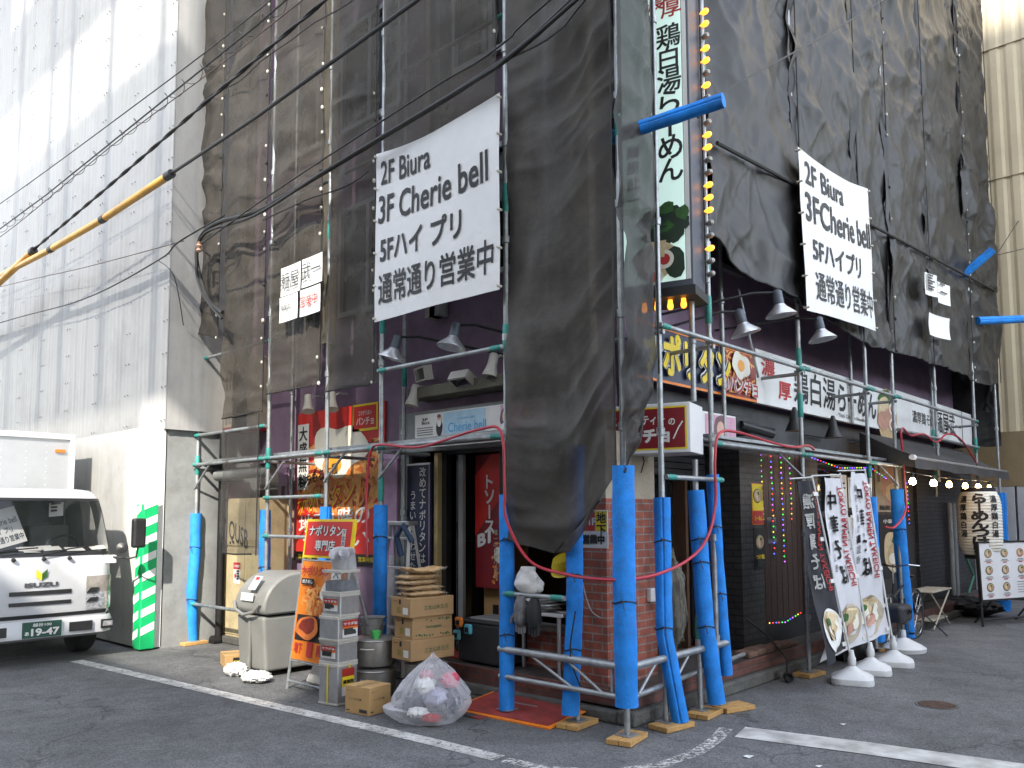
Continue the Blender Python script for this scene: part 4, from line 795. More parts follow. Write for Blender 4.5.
def spot(label, c, d, group='spotlights over the left posters'):
    t = thing('spotlight', label, 'spotlight', c, group); mb = MB(); c = Vector(c); d = Vector(d).normalized(); mb.lathe(c, [(.03, -.12), (.045, -.11), (.05, 0), (.055, .03), (.075, .10), (.08, .12), (.07, .12), (.02, .08)], wl, 16, d); mb.build('lamp_head', t, True)
    mb = MB(); mb.tube([c-d*.05, c-d*.05+Vector((.1, 0, .06)), c+Vector((.22, 0, .1))], .012, wl, 6); mb.build('bracket', t, True)
spot('white spotlight above the top left corner of the red spaghetti poster', (.5, 5.15, 3.14), (-.2, -.35, -1)); spot('white spotlight above the middle of the red spaghetti poster', (.5, 4.63, 3.12), (-.2, -.3, -1)); spot('white spotlight just left of the cafe sign over the doorway', (.45, 3.04, 3.02), (-.2, .1, -1)); spot('white spotlight at the right end of the concrete ledge', (.45, 1.86, 3.2), (-.2, .1, -1))
def flood(label, c, d):
    t = thing('floodlight', label, 'floodlight', c, 'floodlights above the ledge'); f_ = Fr(c, Vector((0, 0, 1)).cross(Vector(d)), Vector(d).cross(Vector((0, 0, 1)).cross(Vector(d)))); mb = MB(); mb.fbox(f_, -.13, .13, -.08, .08, -.05, .05, wl); mb.fbox(f_, -.11, .11, -.06, .06, .05, .054, glass); mb.build('lamp_head', t, bevel=.01)
    mb = MB(); mb.tube([Vector(c)-f_.n*.05, Vector(c)+Vector((.12, .05, .02)), Vector(c)+Vector((.3, .3, -.05))], .014, wl, 6); mb.build('arm', t, True)
flood('square floodlight on a long pale arm above the cafe sign', (.42, 2.25, 3.10), (-.5, 0, -.8)); flood('square floodlight mounted upright at the left end of the ledge', (.55, 3.0, 3.26), (-1, .3, -.2))
warm = pm('warm_glow', (1, .6, .25), .4, 0, 0, emit=3.0)
for i, (x, l) in enumerate([(3.9, 'small dark downlight glowing amber over the wooden door'), (5.05, 'larger dark downlight glowing amber left of the black awning')]):
    t = thing('downlight', l, 'downlight', (x, .3, 2.75)); mb = MB(); mb.lathe((x, .3, 2.9), [(.02, -.06), (.04, 0), (.06, .1), (.11, .22), (.10, .22), (.03, .1)], black, 16, (0, 0, -1)); mb.build('lamp_shade', t, True); mb = MB(); mb.lathe((x, .3, 2.9), [(.001, .12), (.06, .13), (.07, .17), (.001, .19)], warm, 12, (0, 0, -1)); mb.build('bulb', t, True)
# black floodlight body on the dark fascia
t = thing('black_fixture', 'black box fixture on the dark strip beneath the white fascia sign', 'light fixture', (2.9, .5, 2.66)); mb = MB(); mb.box(2.6, 3.1, .45, .618, 2.58, 2.78, black); mb.build('housing', t, bevel=.02); mb = MB(); mb.tube([(2.85, .45, 2.68), (3.3, .3, 2.6)], .05, black, 10); mb.build('head', t)
# ---------------------------------------------------------------- things at the left wall
# far left recess
crm = pm('cream_cabinet', (.55, .45, .26), .6, 0, .2, 3, .1, 30, dirt=.35); pinkw = pm('pink_board', (.58, .38, .42), .6, 0, .12, 4, dirt=.2)
t = thing('utility_cabinet', 'cream utility cabinet with black graffiti and a red warning sticker behind the hanging mesh', 'cabinet', (.4, 6.3, 0)); mb = MB(); mb.box(.35, .8, 5.85, 6.84, .1, 1.96, crm); mb.build('body', t, bevel=.015)
fr = LF(.349, 6.84, .1); mb = MB()
for a in (.02, .52): mb.fbox(fr, a, a+.46, 1.22, 1.82, 0, .012, crm); mb.fbox(fr, a, a+.46, .04, 1.18, 0, .012, crm)
mb.build('door', t, bevel=.006)
mb = MB(); rr = random.Random(4); pts = [fr.p(.12, 1.4, .014)]
text(mb, fr, 'QUSB', .08, 1.28, .5, .3, ink, .01, .016, slope=-.3)
for ctr in [((.5, 1.62), .05, .04)] if False else [((.12, 1.26), .012, .012), ((.2, 1.27), .012, .012)] if True else [((.15, 1.5), .07, .11), ((.27, 1.42), .04, .09), ((.36, 1.38), .05, .07), ((.45, 1.34), .04, .08), ((.54, 1.32), .05, .05)]:
    (a, b), ra, rb = ctr; mb.tube([fr.p(a+ra*math.cos(k*.55), b+rb*math.sin(k*.55)*(1 if k < 8 else .6), .015) for k in range(11)], .008, ink, 5)
mb.build('graffiti', t)
mb = MB(); mb.rect(fr, .22, .4, .72, 1.0, .014, wht); mb.rect(fr, .22, .4, .91, 1.0, .016, redink); mb.blob(fr, .27, .82, .025, .035, .016, redink); scrib(mb, Fr(fr.p(.3, .72, -.01), fr.u), .1, .18, 4); text(mb, fr, '火気厳禁', .235, .935, .15, .035, wht, .02, .018); mb.build('sticker', t)
t = thing('pink_sign_board', 'narrow pink upright sign board on weathered yellow boards beside the hoarding', 'sign', (.45, 7.2, 0)); mb = MB(); mb.box(.42, .75, 6.95, 7.4, 1.25, 2.2, pinkw); mb.build('board', t, bevel=.01)
mb = MB(); mb.rect(LF(.418, 7.4, 1.25), .22, .42, .15, .85, .002, wht); vtext(mb, LF(.418, 7.4, 1.25), 'ふじの', .32, .8, .15, thin, .02, .005); mb.build('lettering', t)
mb = MB(); rw = pm('rotten_yellow', (.42, .28, .10), .8, 0, .5, 6, .3, 30, stretch=(6, 6, 1), dirt=.6)
for y in (6.95, 7.1, 7.25): mb.box(.44, .7, y, y+.145, .1, 1.245, rw)
mb.build('base_board', t, bevel=.006)
t = thing('wall_pipe', 'dark upright drain pipe between the pink board and the cream cabinet', 'pipe', (.35, 6.9, 0)); mb = MB(); mb.tube([(.3, 6.92, .02), (.3, 6.92, 2.9)], .05, black, 10); mb.tube([(.2, 6.92, .03), (.3, 6.92, .03)], .08, black, 10); mb.build('pipe', t, True); mb = MB(); mb.tube([(.25, 6.95, 2.28), (.25, 5.6, 2.30)], .08, grey, 10); mb.build('duct', t, True)
t = thing('window_box', 'beige boxed window with dark red underside left of the torn mesh', 'window box', (.5, 7.0, 2.9)); mb = MB(); mb.box(.35, .8, 6.5, 7.0, 2.95, 3.95, cream); mb.box(.33, .8, 6.48, 7.02, 2.89, 2.95, maroon); mb.build('body', t, bevel=.01); mb = MB()
for i in range(5): mb.box(.34, .349, 6.55+i*.09, 6.6+i*.09, 3.0, 3.9, concrete)
mb.build('louvre', t); mb = MB(); mb.box(.2, .4, 6.48, 6.52, 2.9, 4.2, black); mb.build('bracket', t)
# grey roadside bin
gp = pm('bin_plastic', (.225, .225, .21), .5, 0, .1, 3, .05, 30, dirt=.2)
t = thing('storage_bin', 'large grey plastic bin with a domed lid standing left of the A-frame sign', 'bin', (-.28, 4.55, 0)); y0, y1 = 4.22, 4.84
def bin_sec(pts, ya, yb, mat): 
    mb = MB(); n = len(pts); vs = [(x, ya, z) for x, z in pts]+[(x, yb, z) for x, z in pts]; mb.add(vs, [tuple(range(n)), tuple(range(2*n-1, n-1, -1))]+[(i, n+i, n+(i+1) % n, (i+1) % n) for i in range(n)], mat); return mb
arc = [(-.58, .66)]+[(-.20-.42*math.cos(a), .70+.40*math.sin(a)) for a in np.linspace(0, math.pi/2, 10)]+[(.2, 1.08), (.24, .96), (.24, .66)]
bin_sec([(-.56, .06), (-.60, .64), (.22, .64), (.2, .06)], y0+.03, y1-.03, gp).build('body', t, bevel=.03, seg=3); bin_sec(arc, y0, y1, gp).build('lid', t, True, bevel=.025)
mb = MB(); mb.tube([(-.64, y1-.05, .78), (-.665, 4.72, .70), (-.675, 4.53, .655), (-.665, 4.34, .70), (-.64, y0+.05, .78)], .018, gp, 8); mb.build('handle', t, True)
mb = MB(); mb.box(-.61, -.585, 4.51, 4.55, .05, .62, gp); mb.build('rib', t, bevel=.005)
mb = MB(); f_ = Fr((-.625, 4.68, .80), (0, -1, 0), (.12, 0, 1)); mb.rect(f_, 0, .26, 0, .085, .006, wht); f2 = Fr((-.575, 4.55, .955), (0, -1, 0), (.55, 0, .8)); mb.rect(f2, 0, .15, -.05, .12, .018, wht); mb.rect(f2, .03, .11, .07, .11, .02, redink); mb.build('sticker', t)
# cartons
card = pm('cardboard', (.40, .25, .12), .85, 0, .10, 3, .05, 40); card2 = pm('cardboard_light', (.50, .31, .13), .85, 0, .10, 3, .05, 40); gink = pm('green_ink', (.03, .13, .05), .7); tape = pm('packing_tape', (.42, .28, .13), .3)
def carton(label, c, sx, sy, sz, rz, mat, left, right, group=None, flaps=False):
    t = thing('cardboard_box', label, 'box', c, group); co, si = math.cos(rz), math.sin(rz); ux = Vector((co, si, 0)); uy = Vector((-si, co, 0)); c = Vector(c); o = c-ux*sx/2-uy*sy/2
    fx = Fr(o, ux); mb = MB(); mb.fbox(fx, 0, sx, 0, sz, -sy, 0, mat); mb.build('carton', t, bevel=.004)
    top = Fr(o+Vector((0, 0, sz)), ux, uy); mb = MB(); mb.rect(top, 0, sx, sy/2-.025, sy/2+.025, .003, tape); mb.rect(Fr(o, ux), 0, 0, 0, 0, .0, tape); mb.build('tape', t)
    fl = Fr(o+uy*sy, -uy); mb = MB(); left(mb, fl, sy, sz); right(mb, fx, sx, sz); mb.build('print', t); return t
def lp(mb, f, w, h): mb.rect(f, w*.42, w*.52, h*.65, h*.9, .003, ink); mb.rect(f, w*.62, w*.88, h*.15, h*.5, .003, wht); mb.rect(f, w*.1, w*.35, h*.78, h*.81, .003, thin); mb.rect(f, w*.3, w*.5, h*.2, h*.5, .003, pm('olive_ink', (.25, .22, .06), .7))
def rp(mb, f, w, h): text(mb, f, '立太山本五月', w*.3, h*.35, w*.55, h*.26, gink, .0, .003)
def rp2(mb, f, w, h):
    rr = random.Random(9)
    text(mb, f, 'Good vegetable', w*.32, h*.42, w*.4, h*.18, gink, .01, .003)
    for i in range(26): a, b = w*rr.uniform(.03, .93), h*rr.choice((.1, .15, .75, .82)); mb.rect(f, a, a+w*.03, b, b+h*.07, .003, gink)
ang = R_(-5)
gb = 'produce boxes stacked beside the doorway'
bx = (-.12, 2.24)
t = carton('bottom produce box of the stack, resting on the stock pots', (bx[0]+.02, bx[1], .392), .50, .31, .19, ang, card, lp, rp, gb); t = carton('middle produce box of the stack with green leaf print all over', (bx[0]+.03, bx[1]+.01, .584), .46, .29, .20, ang, card, lp, rp2, gb); carton('top produce box of the stack, carrying the clear noodle packs', (bx[0]+.01, bx[1]+.0, .786), .50, .31, .175, ang, card, lp, rp, gb)
def cp(mb, f, w, h): text(mb, f, 'セット', w*.1, h*.8, w*.3, h*.06, thin, .02, .003); text(mb, f, 'スープの素', w*.15, h*.5, w*.55, h*.08, thin, .01, .003); mb.rect(f, w*.6, w*.92, h*.08, h*.2, .003, thin); mb.rect(f, w*.06, w*.2, h*.1, h*.14, .003, thin)
carton('sealed light brown carton on the road between the oil cans and the rubbish bag', (-.74, 2.24, .003), .27, .29, .235, R_(8), card2, cp, cp)
carton('small flat carton on the ground in front of the cream cabinet', (-.38, 5.2, .003), .30, .36, .14, R_(-20), card2, lambda m, f, w, h: None, lambda m, f, w, h: (m.rect(f, w*.3, w*.7, h*.15, h*.8, .003, ink), text(m, f, '天地無用', w*.33, h*.3, w*.34, h*.3, yellow, .02, .005)))
# noodle packs
clearp = pm('clear_film', (.7, .68, .62), .15, 0, .1, 8, .3, 18, trans=.86); nood = pm('packed_noodle', (.58, .36, .15), .6, 0, .2, 14, .3, 30)
for i in range(5):
    rr = random.Random(60+i); a = ang+rr.uniform(-.12, .12); c = Vector((bx[0]+rr.uniform(-.03, .03), bx[1]+.02+rr.uniform(-.03, .03), 1.0+i*.052-.036)); ux = Vector((math.cos(a), math.sin(a), 0)); uy = Vector((-ux.y, ux.x, 0))
    t = thing('noodle_pack', ['lowest clear pack of noodles on the produce boxes', 'second lowest clear pack of noodles on the produce boxes', 'middle clear pack of noodles on the produce boxes', 'clear pack of noodles just under the topmost one', 'topmost clear pack of noodles, lying aslant with its film end sticking out'][i], 'food pack', c, 'clear noodle packs stacked on the boxes')
    def pack(w, l, h, mat, nm, z0):
        mb = MB(); n = 14; vs = []; fs = []
        for s_ in (0, 1):
            for p in range(n):
                for q in range(n):
                    u = p/(n-1)*2-1; v = q/(n-1)*2-1; e = (max(0, 1-abs(u)**4)*max(0, 1-abs(v)**4))**.5; z = z0+(h*(.5+.5*e) if s_ else h*.5*(1-e))+.006*rr.uniform(-1, 1); P = c+ux*u*w*(1+.02*rr.uniform(-1, 1))+uy*v*l; vs.append((P.x, P.y, z+(.03*u*u if i == 4 else 0)))
        for s_ in (0, 1):
            for p in range(n-1):
                for q in range(n-1): k = s_*n*n+p*n+q; fs.append((k, k+n, k+n+1, k+1) if s_ else (k, k+1, k+n+1, k+n))
        mb.add(vs, fs, mat); mb.build(nm, t, True)
    pack(.19, .115, .046, nood, 'noodle_block', c.z); pack(.225, .13, .052, clearp, 'film', c.z-.003)
# stock pots
potm = pm('pot_steel', (.40, .385, .36), .36, .6, .2, 4, dirt=.4)
def pot(label, c, r, h, lid=True):
    t = thing('stock_pot', label, 'pot', c, 'stock pots stacked on the pavement'); mb = MB(); mb.lathe(c, [(r*.96, 0), (r, .015), (r, h-.01), (r+.012, h), (r+.008, h+.008), (r*.94, h+.006)], potm, 32); mb.build('body', t, True)
    mb = MB(); mb.lathe((c[0], c[1], c[2]+h+.008), [(r*.98, 0), (r*.9, .012), (.03, .02), (.02, .04), (.001, .045)], potm, 28); mb.build('lid', t, True)
    for a in (R_(215), R_(35)):
        d = Vector((math.cos(a), math.sin(a), 0)); e = Vector((-d.y, d.x, 0)); q = Vector(c)+Vector((0, 0, h*.72)); mb = MB(); mb.tube([q+d*r+e*.07, q+d*(r+.04)+e*.065, q+d*(r+.05), q+d*(r+.04)-e*.065, q+d*r-e*.07], .009, potm, 7); mb.build('handle', t, True)
pot('lower stock pot behind the light brown carton', (-.30, 2.72, .006), .205, .245); pot('upper stock pot with a green cup on its lid, beside the oil cans', (-.30, 2.72, .30), .205, .235)
pot('lower stock pot hidden behind the rubbish bag', (-.1, 2.2, .006), .20, .155); pot('upper stock pot squeezed under the produce boxes', (-.1, 2.2, .21), .195, .13)
t = thing('green_cup', 'small green plastic cup on the stock pot lid', 'cup', (-.38, 2.6, .56)); mb = MB(); mb.lathe((-.38, 2.60, .555), [(.03, 0), (.035, .01), (.05, .075), (.046, .075), (.03, .012)], pm('cup_green', (.08, .5, .12), .4), 18); mb.build('cup', t, True)
t = thing('plastic_tub', 'stack of clear plastic tubs behind the green cup', 'tub', (-.25, 2.9, .56))
for z in (.56, .63): mb = MB(); mb.lathe((-.22, 2.86, z), [(.10, 0), (.12, .09), (.135, .095), (.115, .09), (.09, .01)], pm('frosted_plastic', (.5, .5, .5), .25, trans=.4), 22); mb.build('tub', t, True)
# oil cans
canm = pm('tin_steel', (.42, .42, .43), .35, .45, .18, 6, dirt=.15); lblr = pm('label_red', (.42, .03, .02), .5)
def can(label, c, s, h, rz, kind):
    t = thing('oil_can', label, 'oil can', c, 'square oil cans stacked by the A-frame'); co, si = math.cos(rz), math.sin(rz); ux = Vector((co, si, 0)); o = Vector(c)-ux*s/2-Vector((-si, co, 0))*s/2; uy = Vector((-si, co, 0))
    fx = Fr(o, ux); fl = Fr(o+uy*s, -uy); body = clearp if kind == 'clear' else canm; mb = MB(); mb.fbox(fx, 0, s, 0, h, -s, 0, body); mb.build('body', t, bevel=.012)
    for b0, b1 in ((h-.02, h+.006), (0, .02)): mb = MB(); mb.fbox(fx, -.004, s+.004, b0, b1, -s-.004, .004, wl); mb.build('rim', t, bevel=.003)
    mb = MB()
    def lb(f, a0, a1, b0, b1):
        mb.rect(f, a0, a1, b0, b1, .005, wht); mb.rect(f, a0, a1, b0+(b1-b0)*.62, b1, .007, lblr); mb.rect(f, a0, a1, b0+(b1-b0)*.5, b0+(b1-b0)*.62, .007, orange); text(mb, f, 'サラダ油', a0+.01, b0+(b1-b0)*.7, (a1-a0)-.02, (b1-b0)*.2, wht, .03, .009); scrib(mb, Fr(f.p(a0, b0, -.02), f.u), a1-a0, (b1-b0)*.45, 3)
    if kind == 'left': lb(fl, .03, s-.03, .05, h-.04)
    if kind == 'right': lb(fx, .05, s-.01, .03, h-.03)
    if kind == 'tall':
        for f, a in ((fl, .11), (fx, .13)): mb.rect(f, a, a+.022, 0.02, h, .006, yellow)
        mb.rect(fx, .05, .2, h*.22, h*.62, .005, wht); mb.rect(fx, .05, .2, h*.45, h*.9, .007, yellow); mb.rect(fx, .05, .2, h*.7, h*.9, .009, lblr); text(mb, fx, '業務用', .06, h*.52, .13, h*.1, ink, .04, .01)
    if kind == 'clear': mb.fbox(fx, .02, s-.02, .01, h*.55, -s+.02, -.02, pm('blue_grey_fill', (.10, .12, .16), .6, 0, .4, 12))
    mb.build('print', t); return t
ca = R_(8); cx_, cy_ = -.72, 2.72
can('tall steel can with yellow straps at the bottom of the stack', (cx_, cy_, .004), .245, .36, ca, 'tall'); can('steel can with a red label on its left face, second from the bottom', (cx_+.01, cy_+.01, .37), .245, .20, ca, 'left'); can('steel can with a red label on its right face, middle of the stack', (cx_, cy_, .576), .25, .215, ca, 'right'); can('steel can with a red label on its left face, second from the top', (cx_+.02, cy_, .797), .24, .20, ca, 'left'); can('see-through square box on top of the oil can stack', (cx_+.02, cy_, 1.003), .24, .21, ca, 'clear')
t = thing('plastic_container', 'crumpled white plastic containers lying on top of the oil can stack', 'container', (cx_, cy_, 1.22))
for i, (a, b, r, el) in enumerate([(-.02, .0, .085, .6), (.06, -.04, .07, 1.0)]):
    mb = MB(); ax = Vector((-.35-.2*i, -.4, el)); mb.lathe((cx_+a+.05, cy_+b+.03, 1.25), [(r*.85, -.04), (r*.9, 0), (r*1.05, .15), (r*1.12, .16), (r, .15), (r*.8, .01)], pm('translucent_white', (.68, .68, .72), .3, trans=.2), 18, ax); mb.build('tub', t, True)
# pale lumps behind the A-frame
t = thing('foam_box', 'white polystyrene boxes on the ground behind the A-frame legs', 'box', (-.35, 3.2, 0)); ps = pm('polystyrene', (.62, .6, .55), .8, 0, .12, 9, .2, 40, dirt=.2); mb = MB(); mb.box(-.55, -.3, 2.95, 3.15, .004, .19, ps); mb.build('box', t, bevel=.02); mb = MB(); f_ = Fr((-.5, 3.5, .0), (0, -1, 0), (.5, 0, .8)); mb.fbox(f_, .0, .36, .02, .24, -.05, .1, ps); mb.build('lid', t, bevel=.03)
def rag(label, c, r, h, mat, seed, name='crumpled_bag', cat='bag', group=None):
    mb = MB(); n = 40; k = 16; P = []
    for i in range(k+1):
        for j in range(n):
            ph = math.pi*i/k; th = 2*math.pi*j/n; q = .9+.34*float(ridge(np.array(2.2*math.cos(th)*math.sin(ph)+i*.15), np.array(2.2*math.sin(th)*math.sin(ph)+seed), seed))+.35*float(pn(np.array(th*4), np.array(ph*5), seed+2)); P.append((c[0]+r*q*math.sin(ph)*math.cos(th), c[1]+r*q*math.sin(ph)*math.sin(th)*1.3, c[2]+max(.0, h*.4*(1-math.cos(ph)*q))))
    mb.add(P, [(i*n+j, i*n+(j+1) % n, (i+1)*n+(j+1) % n, (i+1)*n+j) for i in range(k) for j in range(n)], mat); return tag(mb.build(name, None, True), label, cat, group)
rag('crumpled white plastic bag on the road at the left foot of the grey bin', (-.70, 4.62, .003), .10, .16, paper, 3); rag('crumpled white plastic bag on the road near the A-frame leg', (-.73, 4.15, .003), .12, .13, paper, 8)
# step ladder
t = thing('step_ladder', 'aluminium step ladder folded against the wall behind the blue sleeve', 'ladder', (.25, 3.05, 0)); mb = MB()
for (ya, yb) in ((3.42, 3.22), (2.78, 2.92)): mb.tube([(.1, ya, .1), (.3, yb, 1.62)], .025, alu, 4); mb.tube([(.52, ya-.05, .1), (.34, yb-.0, 1.62)], .02, alu, 4)
mb.build('stile', t)
for i in range(5):
    q = i/5+.1; mb = MB(); x = .1+.2*q; mb.box(x-.03, x+.05, 2.78+.14*q, 3.42-.2*q, .1+1.52*q, .125+1.52*q, alu); mb.build('rung', t, bevel=.004)
mb = MB(); mb.box(.24, .38, 2.88, 3.26, 1.62, 1.66, alu); mb.build('top_step', t, bevel=.006)
mb = MB(); mb.tube([(.2, 2.93, 1.3), (.15, 2.95, 1.5), (.14, 2.84, 1.62), (.2, 2.76, 1.45)], .03, pm('navy_cloth', (.03, .06, .12), .8), 6); mb.build('strap', t)
t = thing('roll_tube', 'grey rolled tube leaning upright beside the navy sign', 'roll', (.5, 3.45, .3)); mb = MB(); mb.cyl((.5, 3.48, .3), (.55, 3.48, 1.28), .055, pm('grey_roll', (.42, .42, .44), .5), 16); mb.build('roll', t, True)
# rubbish bag
bagm = bpy.data.materials.new('bag_film'); bagm.use_nodes = True; q = bagm.node_tree; bb = q.nodes['Principled BSDF']; bb.inputs['Base Color'].default_value = (.75, .75, .8, 1); bb.inputs['Roughness'].default_value = .22; tr = q.nodes.new('ShaderNodeBsdfTransparent'); mi = q.nodes.new('ShaderNodeMixShader'); lw = q.nodes.new('ShaderNodeLayerWeight'); lw.inputs[0].default_value = .35; mr = q.nodes.new('ShaderNodeMapRange'); mr.inputs[3].default_value = .16; mr.inputs[4].default_value = .8
q.links.new(lw.outputs['Facing'], mr.inputs[0]); q.links.new(mr.outputs[0], mi.inputs[0]); q.links.new(tr.outputs[0], mi.inputs[1]); q.links.new(bb.outputs[0], mi.inputs[2]); q.links.new(mi.outputs[0], q.nodes['Material Output'].inputs[0])
t = thing('rubbish_bag', 'translucent bulging rubbish bag on the road before the doorway', 'rubbish bag', (-.55, 1.6, 0))
def bag(mat, name, sc, c, H, seed, squash=1.0, neck=True):
    mb = MB(); n = 110; k = 64; P = []
    for i in range(k+1):
        v = i/k; prof = (math.sin(math.pi*min(1, .10+v*.90)**.72)**.8 if v < .98 else .05)*(1.14-.5*v*v)
        if i == 0: prof = .75
        if v > .8 and neck: prof *= 1-.55*(v-.8)/.2
        for j in range(n):
            th = 2*math.pi*j/n; f_ = 1+.07*math.sin(2*th+1)+.05*math.sin(3*th)*(1-v)+.10*(float(ridge(np.array(th*2.6+v), np.array(v*.9+th*.3), seed)))*(.25+v)+.05*float(ridge(np.array(th*4+v*2), np.array(v*4-th), seed+1))+.025*float(ridge(np.array(th*9), np.array(v*8+th*2), seed+2))
            if v < .25: f_ *= 1+.22*max(0, math.cos(th-2.6))**6
            P.append((c[0]+sc*prof*f_*math.cos(th), c[1]+sc*prof*f_*math.sin(th)*squash, .005+H*v+.012*math.sin(7*th)*v*(1-v)))
    mb.add(P, [(i*n+j, i*n+(j+1) % n, (i+1)*n+(j+1) % n, (i+1)*n+j) for i in range(k) for j in range(n)]+[tuple(range(n-1, -1, -1)), tuple(range(k*n, k*n+n))], mat); return mb.build(name, t, True)
bag(bagm, 'film', .285, (-.55, 1.60), .56, 4)
for i, (dx, dy, z, r, h, m_) in enumerate([(-.12, .1, .06, .10, .16, pm('refuse_dark', (.05, .055, .08), .7, 0, .4, 9)), (.1, -.1, .05, .12, .2, MATS['refuse_dark']), (.02, .12, .2, .09, .15, wht), (.08, -.13, .27, .085, .13, pm('refuse_pink', (.62, .10, .16), .6)), (-.1, -.02, .24, .08, .12, wht), (-.03, .05, .31, .06, .1, pm('refuse_rose', (.5, .2, .25), .6)), (-.17, .0, .05, .09, .08, wht), (.0, -.04, .12, .12, .15, pm('refuse_lilac', (.4, .4, .55), .6)), (-.14, -.14, .03, .08, .06, redink), (.13, .02, .15, .1, .15, MATS['refuse_dark'])]):
    mb = MB(); n = 14; k = 8; P = []
    for a in range(k+1):
        for b in range(n):
            ph = math.pi*a/k; th = 2*math.pi*b/n; w_ = 1+.4*float(pn(np.array(th*1.6+i), np.array(ph*2), 5+i)); P.append((-.55+dx+r*w_*math.sin(ph)*math.cos(th), 1.6+dy+r*w_*math.sin(ph)*math.sin(th), z+h*.5*(1-math.cos(ph)*w_)))
    mb.add(P, [(a*n+b, a*n+(b+1) % n, (a+1)*n+(b+1) % n, (a+1)*n+b) for a in range(k) for b in range(n)], m_); mb.build('refuse', t, False)
# ramp board
t = thing('ramp_board', 'red ramp board with an orange border leaning on the kerb before the doorway', 'ramp', (0, 1.1, 0)); f_ = Fr((-.22, 1.75, .012), (.06, -1, 0), (1, .0, .11)); mb = MB(); mb.fbox(f_, 0, 1.1, 0, .85, -.012, 0, orange); mb.build('edge', t); mb = MB(); mb.fbox(f_, .04, 1.06, .04, .81, 0, .006, pm('ramp_red', (.28, .035, .03), .85, 0, .35, 6, .3, 60, dirt=.45)); mb.build('mat', t); mb = MB(); mb.rect(f_, .35, .68, .36, .385, .008, grey); mb.build('worn_line', t)
t = thing('paved_mat', 'patterned red and grey mat beside the rubbish bag', 'mat', (-.02, 2.1, 0)); mb = MB(); rr = random.Random(3); mats_ = [pm('mat_red', (.22, .04, .035), .9), pm('mat_grey', (.2, .19, .17), .9), pm('mat_dark', (.06, .05, .05), .9)]
for i in range(9):
    for j in range(9): mb.box(-.3+.06*i, -.242+.06*i, 1.30+.1*j, 1.396+.1*j, .002, .012, rr.choice(mats_))
mb.build('tile', t)
# doorway bits
cr = pm('crate_black', (.03, .03, .032), .5, 0, .2, dirt=.2)
t = thing('black_crate', 'black plastic crate with a pale lid on the doorway step', 'crate', (.55, 2.05, .28)); mb = MB(); mb.box(.45, .8, 1.72, 2.35, .28, .66, cr); mb.build('body', t, bevel=.02); mb = MB(); mb.box(.44, .81, 1.71, 2.36, .66, .69, cr); mb.box(.47, .79, 1.75, 2.2, .69, .715, grey); mb.build('lid', t, bevel=.01)
for i, (y, z, mcol, l) in enumerate([(2.30, .66, pm('tool_orange', (.75, .22, .03), .5), 'orange tape measure clipped on the black crate'), (2.17, .60, pm('tool_blue', (.10, .42, .55), .5), 'light blue tape measure on the black crate, right of the orange one'), (2.33, .53, pm('tool_teal', (.10, .38, .42), .5), 'teal tape measure on the black crate, below the orange one')]):
    t = thing('tape_measure', l, 'tape measure', (.42, y, z), 'tape measures on the black crate'); f_ = Fr((.42, y+.05, z-.05), (0, -1, 0)); mb = MB(); mb.fbox(f_, 0, .1, 0, .1, -.025, .02, mcol); mb.build('case', t, bevel=.025, seg=3); mb = MB(); mb.fbox(f_, .025, .075, .025, .07, .02, .026, ink); mb.build('face', t, bevel=.01)
t = thing('jar', 'orange jar standing on the black crate lid', 'jar', (.6, 1.86, .72)); mb = MB(); mb.lathe((.6, 1.84, .716), [(.05, 0), (.06, .01), (.06, .13), (.045, .16), (.045, .18), (.001, .185)], pm('jar_orange', (.4, .12, .05), .3), 18); mb.build('body', t, True); mb = MB(); mb.lathe((.6, 1.84, .9), [(.05, 0), (.05, .03), (.001, .032)], cr, 16); mb.build('lid', t, True)
for i, (x, y, z, sx, sy, sz, l) in enumerate([(1.3, 2.45, .275, .4, .35, .75, 'tall brown carton inside the dark doorway'), (1.3, 2.45, 1.03, .35, .3, .4, 'smaller brown carton on the tall one inside the doorway')]):
    t = thing('cardboard_box', l, 'box', (x, y, z), 'brown cartons inside the doorway'); mb = MB(); mb.box(x-sx/2, x+sx/2, y-sy/2, y+sy/2, z, z+sz, card2); mb.build('carton', t, bevel=.006); mb = MB(); mb.rect(LF(x-sx/2, y+sy/2, z), sy*.4, sy*.65, sz*.5, sz*.65, .003, ink); mb.build('print', t)
